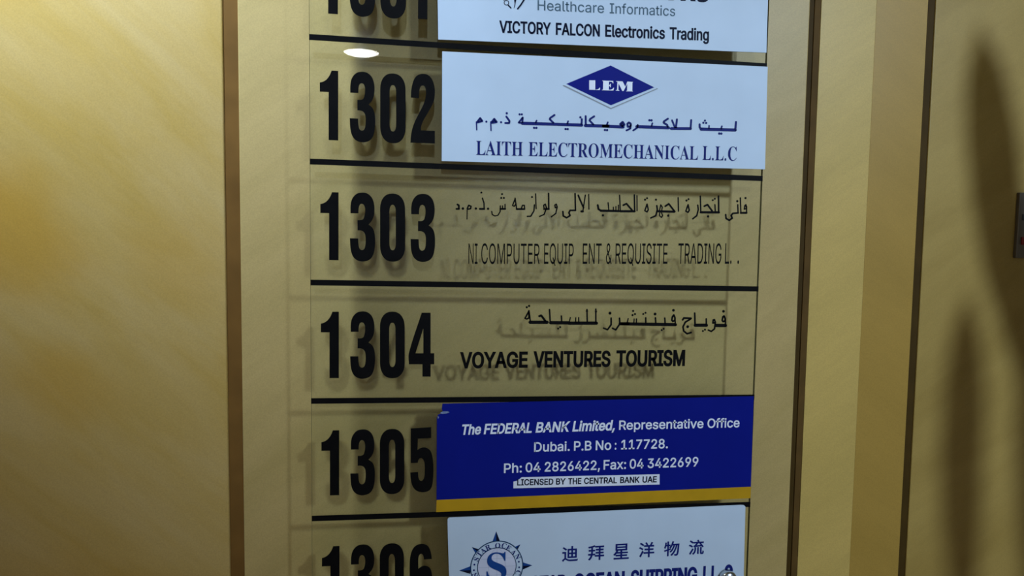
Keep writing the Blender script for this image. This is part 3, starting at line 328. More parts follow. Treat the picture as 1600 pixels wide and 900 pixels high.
45],[206,47],[227,53],[244,62],[258,74],[265,88],[268,103],[266,115],[262,126],[254,136],[243,144],[229,150],[212,155],[149,170],[118,180],[92,192],[72,208],[58,227],[50,249],
[47,274],[49,295],[55,314],[65,332],[79,347],[95,360],[115,370],[137,378],[161,383],[187,384],[212,383],[234,379],[254,372],[271,363],[286,352],[299,339],[309,324],[318,308],
[324,290],[268,277],[262,291],[254,304],[243,316],[228,325],[210,331],[187,333],[166,331],[147,326],[131,317],[119,305],[111,292],[109,277],[110,264],[115,253],[124,243],[136,
235],[152,229],[172,223],[229,209],[261,200],[287,187],[306,171],[320,153],[328,131],[331,107],[329,85],[323,65],[312,47],[298,31],[281,18],[260,6],[236,-2],[210,-7]]]],"t":[227,
[[[204,379],[204,327],[6,327],[6,379]],[[65,471],[126,471],[126,98],[127,83],[130,70],[136,61],[144,55],[156,51],[170,50],[175,50],[180,50],[185,51],[191,52],[197,53],[202,
54],[213,2],[207,0],[200,-2],[192,-3],[184,-3],[176,-4],[168,-4],[138,-1],[113,7],[92,21],[77,41],[68,64],[65,93]]]],"u":[410,[[[182,-5],[158,-3],[135,2],[115,11],[97,23],
[82,39],[69,59],[60,82],[54,109],[53,139],[53,379],[114,379],[114,144],[116,117],[124,94],[137,75],[154,61],[175,53],[200,50],[218,51],[234,55],[249,62],[263,71],[274,83],
[283,97],[290,113],[295,132],[296,153],[296,379],[357,379],[357,0],[298,0],[298,92],[307,92],[294,60],[277,35],[257,17],[234,5],[209,-3]]]],"v":[389,[[[163,0],[17,379],[84,
379],[165,155],[173,132],[180,110],[187,87],[193,64],[199,42],[206,21],[184,21],[191,42],[197,64],[203,87],[209,110],[216,132],[224,155],[305,379],[371,379],[226,0]]]],"x":[379,
[[[21,0],[171,218],[171,171],[29,379],[100,379],[147,306],[159,287],[170,270],[179,253],[188,237],[198,221],[207,206],[175,206],[185,221],[194,237],[202,253],[211,270],[222,
287],[233,306],[282,379],[352,379],[209,169],[209,214],[358,0],[287,0],[231,85],[219,103],[209,120],[200,136],[191,152],[182,167],[173,182],[205,182],[195,167],[187,152],[178,
136],[170,120],[160,103],[148,85],[91,0]]]]},"serif":{".":[180,[[[89,-9],[79,-8],[69,-5],[60,1],[54,10],[50,22],[48,36],[50,51],[54,63],[60,71],[69,77],[79,80],[89,81],[100,
80],[110,77],[119,71],[126,63],[130,51],[132,36],[130,22],[126,10],[119,1],[110,-5],[100,-8]]]],"A":[437,[[[-9,0],[-9,18],[4,19],[14,24],[24,30],[32,41],[41,55],[49,75],[206,
466],[224,465],[384,87],[394,65],[403,47],[411,34],[420,25],[430,20],[443,18],[443,0],[229,0],[229,18],[259,21],[277,30],[283,46],[282,54],[279,66],[273,81],[253,132],[103,
132],[79,71],[77,67],[76,63],[76,59],[75,54],[75,51],[75,48],[80,32],[96,21],[124,18],[128,18],[128,0]],[[113,161],[242,161],[177,319]]]],"C":[468,[[[257,-11],[213,-7],[174,
3],[137,20],[105,43],[78,71],[56,104],[39,142],[29,184],[26,228],[30,273],[39,314],[56,351],[79,384],[106,412],[139,435],[176,452],[216,462],[259,465],[292,463],[328,454],
[367,440],[374,437],[381,436],[388,435],[402,439],[413,449],[419,465],[437,465],[437,308],[420,308],[403,347],[381,380],[356,407],[328,427],[298,439],[265,443],[212,430],[174,
389],[151,321],[144,226],[152,138],[177,74],[219,36],[278,24],[305,26],[331,33],[358,45],[383,61],[407,81],[428,106],[447,89],[409,45],[365,14],[314,-5]]]],"E":[442,[[[14,
0],[14,17],[35,18],[51,22],[62,30],[70,41],[74,57],[75,78],[75,369],[74,394],[69,413],[62,425],[51,433],[36,437],[16,439],[16,455],[399,455],[399,320],[383,320],[375,357],
[361,386],[340,406],[312,420],[276,428],[232,430],[219,430],[208,429],[200,428],[194,426],[189,422],[186,417],[184,410],[183,400],[183,388],[183,246],[193,246],[221,248],[243,
256],[259,269],[272,288],[281,313],[288,345],[304,345],[304,118],[287,118],[284,143],[280,164],[273,181],[264,195],[254,206],[241,213],[225,218],[207,221],[185,222],[183,222],
[183,67],[184,53],[187,42],[192,35],[201,31],[213,28],[230,28],[261,29],[289,32],[313,39],[335,48],[354,60],[371,75],[386,94],[399,116],[411,143],[430,143],[402,0]]]],"H":[523,
[[[15,0],[15,17],[36,20],[52,24],[62,32],[69,43],[73,59],[75,81],[75,379],[73,398],[69,413],[62,424],[51,431],[36,436],[16,439],[16,455],[242,455],[242,439],[227,437],[214,
435],[204,432],[197,428],[191,422],[187,415],[184,406],[183,394],[182,379],[182,251],[342,251],[342,379],[341,394],[340,406],[337,415],[334,422],[328,428],[320,432],[310,435],
[298,437],[282,439],[282,455],[507,455],[507,439],[486,436],[471,431],[461,424],[454,414],[451,399],[449,379],[449,81],[451,60],[455,44],[461,33],[471,25],[487,20],[507,17],
[507,0],[282,0],[282,17],[303,20],[318,24],[329,31],[336,41],[340,58],[342,81],[342,221],[182,221],[182,81],[183,59],[187,43],[194,32],[205,24],[221,20],[242,17],[242,0]]]],
"I":[261,[[[13,0],[13,17],[34,21],[50,26],[61,32],[69,42],[74,56],[75,75],[75,387],[74,405],[70,419],[63,427],[52,433],[36,437],[13,439],[13,455],[244,455],[244,439],[223,
437],[207,433],[196,427],[188,419],[184,405],[183,387],[183,77],[183,64],[185,53],[187,44],[192,37],[198,31],[206,26],[216,23],[230,20],[246,17],[246,0]]]],"L":[426,[[[15,
0],[15,17],[36,20],[52,24],[62,32],[69,43],[73,59],[75,81],[75,379],[73,399],[69,414],[62,425],[51,432],[36,436],[16,439],[16,455],[250,455],[250,439],[233,438],[219,436],
[208,434],[199,430],[193,424],[188,416],[185,407],[183,394],[182,379],[182,83],[182,68],[183,56],[185,47],[188,40],[193,35],[200,31],[208,29],[220,28],[234,28],[264,29],[291,
33],[315,40],[335,49],[354,63],[370,80],[384,100],[397,125],[409,154],[427,154],[402,0]]]],"M":[634,[[[14,0],[14,17],[34,20],[50,24],[61,32],[69,43],[74,58],[75,79],[75,382],
[75,396],[73,407],[71,416],[66,423],[61,428],[53,432],[43,435],[30,437],[15,439],[15,455],[185,455],[317,142],[449,455],[617,455],[617,439],[598,436],[583,430],[573,423],[566,
412],[561,397],[560,378],[560,85],[561,68],[562,54],[565,43],[569,34],[574,28],[582,23],[591,20],[602,18],[617,17],[617,0],[396,0],[396,17],[410,19],[423,22],[433,25],[440,
29],[446,36],[450,44],[453,54],[454,68],[455,83],[455,399],[288,0],[270,0],[105,389],[105,80],[107,57],[112,41],[120,30],[131,23],[148,19],[169,17],[169,0]]]],"N":[494,[[[403,
-11],[107,350],[107,79],[108,57],[112,42],[119,31],[129,24],[145,20],[167,17],[167,0],[18,0],[18,17],[33,18],[45,20],[54,23],[61,27],[67,33],[71,41],[74,51],[75,64],[76,79],
[76,388],[56,412],[43,427],[36,433],[31,435],[25,437],[18,439],[18,455],[156,455],[391,169],[391,377],[390,392],[389,404],[386,414],[382,421],[376,427],[369,431],[359,435],
[346,437],[331,439],[331,455],[480,455],[480,439],[459,436],[443,432],[433,425],[427,414],[423,398],[422,377],[422,-11]]]],"O":[525,[[[261,-11],[228,-9],[198,-3],[169,7],[142,
21],[117,38],[94,58],[75,81],[58,106],[45,134],[35,163],[29,195],[28,228],[29,260],[35,292],[45,321],[58,349],[75,374],[95,397],[117,417],[143,434],[170,448],[200,458],[232,
464],[265,466],[298,464],[328,458],[357,448],[384,435],[409,418],[431,399],[451,376],[467,351],[481,323],[490,293],[496,261],[498,228],[496,195],[490,163],[481,134],[467,106],
[450,81],[430,58],[408,38],[383,21],[355,7],[325,-3],[294,-9]],[[265,12],[315,26],[351,66],[372,133],[379,228],[377,278],[371,321],[362,358],[348,389],[324,419],[294,437],
[260,443],[210,430],[174,389],[152,322],[145,228],[147,178],[153,135],[163,98],[177,67],[201,37],[230,18]]]],"R":[473,[[[15,0],[15,17],[36,20],[52,24],[62,32],[69,43],[73,
59],[75,81],[75,379],[73,398],[69,413],[62,424],[51,431],[36,436],[16,439],[16,455],[217,455],[264,453],[305,448],[339,439],[367,426],[395,403],[412,372],[417,334],[411,296],
[392,265],[360,241],[315,224],[432,50],[439,40],[446,32],[452,26],[459,21],[468,18],[478,17],[480,17],[480,0],[338,0],[201,212],[182,212],[182,81],[183,59],[187,43],[194,32],
[205,24],[221,20],[242,17],[242,0]],[[182,234],[203,234],[235,236],[261,245],[280,258],[293,278],[301,304],[304,336],[295,389],[268,421],[224,431],[209,430],[197,427],[190,
422],[185,414],[183,402],[182,385]]]],"S":[390,[[[43,-11],[43,158],[62,158],[75,113],[91,77],[111,50],[136,30],[164,19],[197,15],[220,17],[241,24],[257,36],[269,51],[276,69],
[279,89],[273,117],[255,140],[225,160],[163,191],[127,210],[99,231],[77,253],[62,276],[53,302],[50,332],[52,358],[57,381],[67,403],[80,421],[96,437],[115,449],[136,459],[160,
464],[185,466],[199,466],[213,464],[229,461],[246,458],[264,453],[282,448],[291,446],[294,445],[297,445],[300,445],[310,447],[317,454],[320,466],[339,466],[339,319],[322,319],
[315,343],[305,365],[293,385],[280,402],[265,417],[248,429],[231,438],[213,443],[194,445],[173,443],[155,437],[140,426],[128,413],[122,398],[120,380],[121,364],[127,349],[137,
336],[151,325],[168,314],[189,303],[253,273],[279,260],[300,247],[317,233],[331,219],[342,204],[350,188],[355,171],[358,153],[359,133],[357,106],[350,80],[339,58],[323,38],
[304,21],[281,8],[254,-2],[225,-8],[192,-10],[181,-10],[170,-9],[158,-8],[147,-6],[136,-3],[126,1],[115,4],[106,7],[98,9],[92,11],[88,12],[85,12],[78,12],[73,10],[69,7],[66,
3],[64,-3],[61,-11]]]],"T":[423,[[[92,0],[92,17],[114,19],[130,23],[142,31],[150,42],[154,59],[156,81],[156,433],[149,433],[116,430],[88,420],[65,403],[47,380],[35,352],[29,
318],[11,318],[11,455],[410,455],[410,317],[394,317],[381,368],[357,404],[319,426],[269,433],[263,433],[263,81],[265,58],[269,41],[276,30],[288,23],[305,19],[328,17],[328,
0]]]]},"cjk":{"拜":[350,[[[14,105],[14,80],[69,80],[59,47],[42,17],[16,-12],[24,-17],[32,-23],[38,-29],[67,4],[86,41],[96,80],[151,80],[151,105],[100,105],[101,121],[101,137],
[102,153],[102,167],[148,167],[148,192],[102,192],[102,253],[121,258],[140,264],[157,270],[138,291],[102,279],[59,268],[13,261],[16,254],[19,246],[21,239],[38,241],[57,244],
[75,248],[75,192],[22,192],[22,167],[75,167],[75,153],[75,137],[75,121],[73,105]],[[153,74],[153,48],[235,48],[235,-28],[261,-28],[261,48],[336,48],[336,74],[261,74],[261,
116],[326,116],[326,141],[261,141],[261,183],[324,183],[324,209],[261,209],[261,249],[333,249],[333,275],[160,275],[160,249],[235,249],[235,209],[170,209],[170,183],[235,183],
[235,141],[168,141],[168,116],[235,116],[235,74]]]],"星":[350,[[[85,208],[265,208],[265,176],[85,176]],[[85,259],[265,259],[265,228],[85,228]],[[59,280],[59,155],[292,155],
[292,280]],[[82,155],[64,125],[42,97],[18,74],[25,69],[33,63],[40,58],[52,69],[64,82],[76,97],[162,97],[162,64],[64,64],[64,42],[162,42],[162,4],[23,4],[23,-19],[328,-19],
[328,4],[189,4],[189,42],[291,42],[291,64],[189,64],[189,97],[306,97],[306,119],[189,119],[189,148],[162,148],[162,119],[92,119],[97,129],[103,138],[107,148]]]],"洋":[350,[[[31,
269],[54,254],[77,238],[95,224],[111,244],[93,258],[70,274],[47,287]],[[15,175],[39,162],[62,148],[81,134],[96,155],[77,168],[53,182],[30,194]],[[22,-4],[46,-20],[65,16],[84,
55],[102,94],[81,110],[61,69],[41,29]],[[278,295],[269,273],[257,250],[245,229],[183,229],[202,237],[194,255],[182,275],[169,294],[146,285],[158,266],[169,247],[177,229],[122,
229],[122,204],[210,204],[210,154],[133,154],[133,129],[210,129],[210,78],[112,78],[112,53],[210,53],[210,-28],[237,-28],[237,53],[336,53],[336,78],[237,78],[237,129],[317,
129],[317,154],[237,154],[237,204],[328,204],[328,229],[272,229],[283,247],[294,267],[304,286]]]],"流":[350,[[[202,126],[202,-13],[225,-13],[225,126]],[[140,127],[140,91],[137,
57],[124,22],[92,-10],[99,-15],[106,-21],[111,-27],[146,10],[161,50],[164,90],[164,127]],[[264,127],[264,15],[265,-1],[267,-10],[271,-16],[277,-20],[284,-21],[291,-22],[308,
-22],[314,-22],[320,-20],[325,-18],[329,-15],[332,-10],[334,-5],[336,5],[337,20],[338,36],[331,38],[324,42],[319,46],[319,30],[318,18],[318,10],[317,5],[316,2],[314,1],[312,
0],[309,-1],[306,-1],[297,-1],[294,-1],[292,0],[291,1],[290,3],[289,7],[289,13],[289,127]],[[30,271],[52,257],[73,241],[89,226],[105,246],[89,261],[67,276],[45,290]],[[14,
175],[37,163],[60,149],[78,136],[92,158],[74,170],[52,183],[28,194]],[[23,-6],[45,-23],[66,12],[88,51],[109,90],[90,107],[67,66],[44,27]],[[196,288],[201,275],[207,262],[211,
249],[111,249],[111,225],[180,225],[165,205],[149,186],[139,175],[131,170],[123,167],[116,165],[118,157],[121,148],[123,140],[133,142],[158,145],[207,149],[293,155],[300,146],
[305,137],[310,129],[332,143],[315,167],[293,194],[270,220],[250,208],[259,198],[268,187],[277,176],[167,170],[181,187],[196,206],[210,225],[331,225],[331,249],[238,249],[233,
263],[227,279],[220,294]]]],"物":[350,[[[187,294],[172,243],[152,196],[125,159],[132,154],[139,149],[145,144],[160,163],[173,186],[186,211],[216,211],[201,169],[181,128],[158,
93],[131,66],[139,62],[146,56],[152,51],[179,81],[204,121],[224,165],[238,211],[267,211],[250,145],[225,85],[193,33],[153,-6],[161,-11],[169,-16],[175,-22],[215,21],[248,77],
[273,142],[290,211],[307,211],[301,122],[295,61],[288,24],[281,6],[277,3],[273,1],[268,1],[259,1],[246,1],[231,2],[235,-6],[237,-15],[238,-24],[254,-25],[267,-25],[278,-24],
[288,-22],[295,-17],[303,-10],[312,11],[320,53],[326,121],[332,222],[333,227],[333,233],[333,235],[195,235],[201,253],[207,271],[211,290]],[[34,274],[29,231],[21,191],[10,
157],[17,153],[24,149],[30,145],[36,161],[41,178],[46,197],[78,197],[78,118],[54,111],[32,105],[12,100],[19,75],[78,93],[78,-28],[102,-28],[102,100],[146,114],[143,138],[102,
125],[102,197],[138,197],[138,222],[102,222],[102,294],[78,294],[78,222],[50,222],[53,238],[55,254],[57,270]]]],"迪":[350,[[[24,257],[46,242],[68,225],[85,210],[104,229],[86,
243],[64,259],[42,274]],[[152,130],[206,130],[206,69],[152,69]],[[231,130],[287,130],[287,69],[231,69]],[[152,210],[206,210],[206,151],[152,151]],[[231,210],[287,210],[287,
151],[231,151]],[[128,233],[128,46],[313,46],[313,233],[231,233],[231,292],[206,292],[206,233]],[[88,172],[17,172],[17,147],[63,147],[63,35],[47,26],[30,12],[14,-5],[31,-28],
[48,-6],[64,10],[78,16],[87,13],[99,5],[112,-4],[138,-16],[169,-22],[208,-23],[251,-23],[295,-22],[329,-20],[330,-11],[333,-1],[336,7],[296,4],[252,2],[209,1],[173,2],[143,
7],[117,18],[105,26],[96,32],[88,37]]]]}}
U = 1e-5
WALL_Y = 0.031                         # face of the cladding behind the glass (glass front is y = 0)
GLASS_T = 0.003
def zz(v): return GLASS_TOP_LINE + v

# ------------------------------------------------------------------ materials
def nodes(name):
    m = bpy.data.materials.new(name); m.use_nodes = True
    nt = m.node_tree; b = nt.nodes['Principled BSDF']
    return m, nt, b
def plain(name, col, rough=0.5, metal=0.0, spec=0.5, mottling=0.06, scale=60):
    m, nt, b = nodes(name)
    tc = nt.nodes.new('ShaderNodeTexCoord'); no = nt.nodes.new('ShaderNodeTexNoise'); no.inputs['Scale'].default_value = scale
    cr = nt.nodes.new('ShaderNodeValToRGB')
    cr.color_ramp.elements[0].position = .3; cr.color_ramp.elements[1].position = .7
    cr.color_ramp.elements[0].color = (*[c*(1-mottling) for c in col], 1); cr.color_ramp.elements[1].color = (*[min(1, c*(1+mottling)) for c in col], 1)
    nt.links.new(tc.outputs['Object'], no.inputs['Vector']); nt.links.new(no.outputs['Fac'], cr.inputs['Fac']); nt.links.new(cr.outputs['Color'], b.inputs['Base Color'])
    b.inputs['Roughness'].default_value = rough; b.inputs['Metallic'].default_value = metal; b.inputs['Specular IOR Level'].default_value = spec
    return m
def veneer(name, base, dark, angle, warm=None, knots=(), rough=0.42, figure=0.85):
    """cream wood veneer, satin lacquer; grain runs at `angle` in the wall plane, warm = colour of the golden figure"""
    m, nt, b = nodes(name); L = nt.links.new; N = nt.nodes.new
    tc = N('ShaderNodeTexCoord'); mp = N('ShaderNodeMapping'); mp.inputs['Rotation'].default_value = (0, angle, 0)
    L(tc.outputs['Object'], mp.inputs['Vector'])
    mp2 = N('ShaderNodeMapping'); mp2.inputs['Scale'].default_value = (2.2, 2.2, 9.0); L(mp.outputs[0], mp2.inputs['Vector'])
    n1 = N('ShaderNodeTexNoise'); n1.inputs['Scale'].default_value = 2.3; n1.inputs['Detail'].default_value = 6; n1.inputs['Roughness'].default_value = .62; n1.inputs['Distortion'].default_value = .5; L(mp2.outputs[0], n1.inputs['Vector'])
    mp3 = N('ShaderNodeMapping'); mp3.inputs['Scale'].default_value = (14, 14, 90); L(mp.outputs[0], mp3.inputs['Vector'])
    n2 = N('ShaderNodeTexNoise'); n2.inputs['Scale'].default_value = 3.0; n2.inputs['Detail'].default_value = 4; L(mp3.outputs[0], n2.inputs['Vector'])
    n3 = N('ShaderNodeTexNoise'); n3.inputs['Scale'].default_value = 900; n3.inputs['Detail'].default_value = 1; L(tc.outputs['Object'], n3.inputs['Vector'])
    r1 = N('ShaderNodeMapRange'); r1.inputs['From Min'].default_value = .36; r1.inputs['From Max'].default_value = .68; L(n1.outputs['Fac'], r1.inputs['Value'])
    mx = N('ShaderNodeMix'); mx.data_type = 'RGBA'
    sc = N('ShaderNodeMath'); sc.operation = 'MULTIPLY'; sc.inputs[1].default_value = figure; L(r1.outputs[0], sc.inputs[0])
    L(sc.outputs[0], mx.inputs['Factor']); mx.inputs['A'].default_value = (*base, 1); mx.inputs['B'].default_value = (*dark, 1)
    out = mx.outputs['Result']
    for (cx, cz, rx, rz, rot, k) in knots:                       # golden patches of figure in the wood
        mk = N('ShaderNodeMapping'); mk.vector_type = 'TEXTURE'; mk.inputs['Location'].default_value = (cx, 0, cz); mk.inputs['Rotation'].default_value = (0, rot, 0); mk.inputs['Scale'].default_value = (rx, 50, rz)
        wob = N('ShaderNodeTexNoise'); wob.inputs['Scale'].default_value = 12; L(tc.outputs['Object'], wob.inputs['Vector'])
        wa = N('ShaderNodeVectorMath'); wa.operation = 'MULTIPLY_ADD'; wa.inputs[1].default_value = (.06, 0, .06)
        L(wob.outputs['Color'], wa.inputs[0]); L(tc.outputs['Object'], wa.inputs[2])
        sb = N('ShaderNodeVectorMath'); sb.operation = 'SUBTRACT'; sb.inputs[1].default_value = (.03, 0, .03); L(wa.outputs[0], sb.inputs[0])
        L(sb.outputs[0], mk.inputs['Vector'])
        ln = N('ShaderNodeVectorMath'); ln.operation = 'LENGTH'; L(mk.outputs[0], ln.inputs[0])
        mr = N('ShaderNodeMapRange'); mr.interpolation_type = 'SMOOTHSTEP'; mr.inputs['From Min'].default_value = .15; mr.inputs['From Max'].default_value = 1.0
        mr.inputs['To Min'].default_value = k; mr.inputs['To Max'].default_value = 0; L(ln.outputs['Value'], mr.inputs['Value'])
        m2 = N('ShaderNodeMix'); m2.data_type = 'RGBA'; L(mr.outputs[0], m2.inputs['Factor']); L(out, m2.inputs['A']); m2.inputs['B'].default_value = (*warm, 1); out = m2.outputs['Result']
    ad = N('ShaderNodeMath'); ad.operation = 'ADD'
    a1 = N('ShaderNodeMapRange'); a1.inputs['To Min'].default_value = -.05; a1.inputs['To Max'].default_value = .05; L(n2.outputs['Fac'], a1.inputs['Value'])
    a2 = N('ShaderNodeMapRange'); a2.inputs['To Min'].default_value = .86; a2.inputs['To Max'].default_value = 1.14; L(n3.outputs['Fac'], a2.inputs['Value'])
    L(a1.outputs[0], ad.inputs[0]); L(a2.outputs[0], ad.inputs[1])
    vm = N('ShaderNodeVectorMath'); vm.operation = 'SCALE'; L(out, vm.inputs[0]); L(ad.outputs[0], vm.inputs['Scale'])
    L(vm.outputs[0], b.inputs['Base Color'])
    bp = N('ShaderNodeBump'); bp.inputs['Strength'].default_value = .025; bp.inputs['Distance'].default_value = .002; L(n2.outputs['Fac'], bp.inputs['Height']); L(bp.outputs[0], b.inputs['Normal'])
    b.inputs['Roughness'].default_value = rough; b.inputs['Specular IOR Level'].default_value = .3
    return m
def glass_mat():
    m = bpy.data.materials.new('clear_acrylic'); m.use_nodes = True; nt = m.node_tree; nt.nodes.clear(); L = nt.links.new; N = nt.nodes.new
    o = N('ShaderNodeOutputMaterial'); mix = N('ShaderNodeMixShader'); tr = N('ShaderNodeBsdfTransparent'); gl = N('ShaderNodeBsdfGlossy'); fr = N('ShaderNodeFresnel')
    tr.inputs['Color'].default_value = (0.965, 0.98, 0.965, 1); gl.inputs['Roughness'].default_value = 0.012; fr.inputs['IOR'].default_value = 1.3
    L(fr.outputs[0], mix.inputs[0]); L(tr.outputs[0], mix.inputs[1]); L(gl.outputs[0], mix.inputs[2]); L(mix.outputs[0], o.inputs['Surface'])
    return m
def emitter(name, col, k):
    m, nt, b = nodes(name); b.inputs['Base Color'].default_value = (*col, 1); b.inputs['Emission Color'].default_value = (*col, 1); b.inputs['Emission Strength'].default_value = k
    return m

BASE, DARK, WARM = (0.50, 0.335, 0.105), (0.40, 0.265, 0.072), (0.46, 0.25, 0.03)
M = dict(
    vinyl=plain('black_vinyl', (0.004, 0.0034, 0.0036), .5, spec=.05, mottling=.2),
    white=plain('white_plate', (0.55, 0.63, 0.74), .45, spec=.15, mottling=.03, scale=25),
    blue=plain('royal_blue_print', (0.0035, 0.0085, 0.185), .45, spec=.06, mottling=.05, scale=25),
    yellow=plain('yellow_print', (0.50, 0.27, 0.010), .45, spec=.1),
    navy=plain('navy_ink', (0.008, 0.015, 0.14), .45, spec=.08), ink=plain('dark_ink', (0.004, 0.006, 0.022), .45, spec=.05),
    grey=plain('grey_ink', (0.08, 0.13, 0.17), .45, spec=.08), shadow=plain('grey_print', (0.2, 0.22, 0.25), .45),
    letter=plain('white_print', (0.76, 0.76, 0.84), .45), scuff=plain('torn_paper', (0.16, 0.2, 0.34), .8, mottling=.4, scale=400),
    lilac=plain('pale_lilac_print', (0.62, 0.62, 0.76), .45), steel=plain('blue_print', (0.010, 0.055, 0.24), .45, spec=.08), teal=plain('teal_print', (0.012, 0.05, 0.12), .45, spec=.08),
    globe=plain('globe_line_print', (0.4, 0.42, 0.55), .45),
    midbrown=plain('mid_brown_joint', (0.10, 0.052, 0.013), .6, spec=.08, mottling=.15, scale=40), brown=plain('brown_joint', (0.165, 0.078, 0.018), .6, spec=.08, mottling=.15, scale=40), darkbrown=plain('dark_brown_joint', (0.055, 0.029, 0.005), .6, spec=.1, mottling=.15, scale=40),
    glass=glass_mat(), edge=plain('acrylic_edge', (0.22, 0.19, 0.09), .7, spec=.05), chrome=plain('brushed_chrome', (0.55, 0.57, 0.58), .22, metal=1.0, mottling=.05),
    plate=plain('grey_metal_plate', (0.16, 0.13, 0.10), .4, metal=.6), red=plain('red_button', (0.22, 0.012, 0.01), .4), black=plain('black_plastic', (0.02, 0.02, 0.02), .5),
    plaster=plain('white_plaster', (0.62, 0.62, 0.58), .9, mottling=.04, scale=8),
)

# ------------------------------------------------------------------ object helpers
def link(name, mesh, parent=None):
    o = bpy.data.objects.new(name, mesh); COL.objects.link(o)
    if parent: o.parent = parent
    return o
def tag(o, label=None, cat=None, group=None, kind=None):
    for k, v in (('label', label), ('category', cat), ('group', group), ('kind', kind)):
        if v: o[k] = v
    return o
def empty(name, loc, label, cat, group=None):
    o = bpy.data.objects.new(name, None); COL.objects.link(o); o.location = loc; o.empty_display_size = .02
    return tag(o, label, cat, group)
def part_empty(name, parent):
    o = bpy.data.objects.new(name, None); COL.objects.link(o); o.parent = parent; o.empty_display_size = .01
    return o
class MB:
    """a mesh in the making, in world coordinates; build() shifts it into its parent's frame"""
    def __init__(s): s.v = []; s.f = []; s.mi = []
    def add(s, vs, fs, mi=0):
        n = len(s.v); s.v += [tuple(p) for p in vs]; s.f += [tuple(i + n for i in f) for f in fs]; s.mi += [mi] * len(fs)
    def box(s, x0, x1, y0, y1, z0, z1, mi=0, b=0.0):
        if b <= 0:
            v = [(x, y, z) for x in (x0, x1) for y in (y0, y1) for z in (z0, z1)]
            s.add(v, [(0,1,3,2),(4,6,7,5),(0,4,5,1),(2,3,7,6),(0,2,6,4),(1,5,7,3)], mi); return
        bm = bmesh.new(); bmesh.ops.create_cube(bm, size=1)
        for p in bm.verts: p.co = Vector(((x0+x1)/2 + p.co.x*(x1-x0), (y0+y1)/2 + p.co.y*(y1-y0), (z0+z1)/2 + p.co.z*(z1-z0)))
        bmesh.ops.bevel(bm, geom=bm.edges[:], offset=b, segments=3, affect='EDGES', profile=.5)
        bm.verts.index_update(); s.add([p.co for p in bm.verts], [[p.index for p in f.verts] for f in bm.faces], mi); bm.free()
    def slab(s, contours, y, t, mi=0):
        """flat figure with holes (list of contours in (u, v) metres) standing t proud of the plane y, towards the viewer"""
        contours = [c for c in contours if len(c) > 2]
        flat = [p for c in contours for p in c]; es = []; k = 0
        for c in contours: es += [(k + i, k + (i+1) % len(c)) for i in range(len(c))]; k += len(c)
        cv, ce, tris, *_ = geometry.delaunay_2d_cdt([Vector((p[0]*1000, p[1]*1000)) for p in flat], es, [], 0, 1e-5)
        n = len(flat)
        def wind(c, x, y_):
            k = 0
            for i in range(len(c)):
                (xa, ya), (xb, yb) = c[i-1], c[i]
                if (ya > y_) != (yb > y_) and x < (xb-xa)*(y_-ya)/(yb-ya) + xa: k += 1 if yb > ya else -1
            return k
        keep = []
        for f in tris:
            x = sum(cv[i].x for i in f)/3000; y_ = sum(cv[i].y for i in f)/3000
            if wind(contours[0], x, y_) and not any(wind(h, x, y_) for h in contours[1:]): keep.append(tuple(f))
        s.add([(p.x/1000, y - t, zz(p.y/1000)) for p in cv], keep, mi)
        vs = [(p[0], y - t, zz(p[1])) for p in flat] + [(p[0], y, zz(p[1])) for p in flat]
        fs = []
        k = 0
        for c in contours:
            m = len(c)
            for i in range(m): j = (i+1) % m; fs.append((k+i, k+j, n+k+j, n+k+i))
            k += m
        s.add(vs, fs, mi)
    def strokes(s, ls, y, t, mi=0):
        """brush strokes: [width, points] rows in data units; one slab per joint so that bends stay round"""
        for w, pts in ls:
            r = w * U / 2; q = [(p[0]*U, p[1]*U) for p in pts]
            for k, p in enumerate(q):
                n = 10
                s.slab([[(p[0] + r*math.cos(2*math.pi*i/n), p[1] + r*math.sin(2*math.pi*i/n)) for i in range(n)]], y, t + .00001*(k % 2), mi)
            for a, b in zip(q, q[1:]):
                d = math.dist(a, b)
                if d < 1e-9: continue
                nx, ny = -(b[1]-a[1])/d*r, (b[0]-a[0])/d*r
                s.slab([[(a[0]-nx, a[1]-ny), (b[0]-nx, b[1]-ny), (b[0]+nx, b[1]+ny), (a[0]+nx, a[1]+ny)]], y, t + .00002, mi)
    def lathe(s, prof, c, n=40, mi=0, axis='y'):
        """profile of (radius, along) turned about the axis through c"""
        vs = []
        for r, h in prof:
            for i in range(n):
                a = 2*math.pi*i/n
                vs.append((c[0]+r*math.cos(a), c[1]+h, c[2]+r*math.sin(a)) if axis == 'y' else (c[0]+r*math.cos(a), c[1]+r*math.sin(a), c[2]+h))
        fs = [(k*n+i, k*n+(i+1) % n, (k+1)*n+(i+1) % n, (k+1)*n+i) for k in range(len(prof)-1) for i in range(n)]
        fs += [tuple(range(n)), tuple((len(prof)-1)*n + i for i in reversed(range(n)))]
        s.add(vs, fs, mi)
    def build(s, name, mats, parent=None, smooth=False):
        me = bpy.data.meshes.new(name)
        off = Vector((0,0,0)); p = parent
        while p is not None: off += p.location; p = p.parent
        if parent is None:
            xs, ys, zs = zip(*s.v); off = Vector(((min(xs)+max(xs))/2, max(ys), min(zs)))
        me.from_pydata([Vector(v) - off for v in s.v], [], s.f)
        for m in (mats if isinstance(mats, (list, tuple)) else [mats]): me.materials.append(m)
        me.polygons.foreach_set('material_index', s.mi)
        if smooth: me.polygons.foreach_set('use_smooth', [True]*len(me.polygons))
        me.update()
        bm = bmesh.new(); bm.from_mesh(me); bmesh.ops.recalc_face_normals(bm, faces=bm.faces[:]); bm.to_mesh(me); bm.free()
        o = link(name, me, parent)
        if parent is None: o.location = off
        return o
def P2(pts): return [(p[0]*U, p[1]*U) for p in pts]

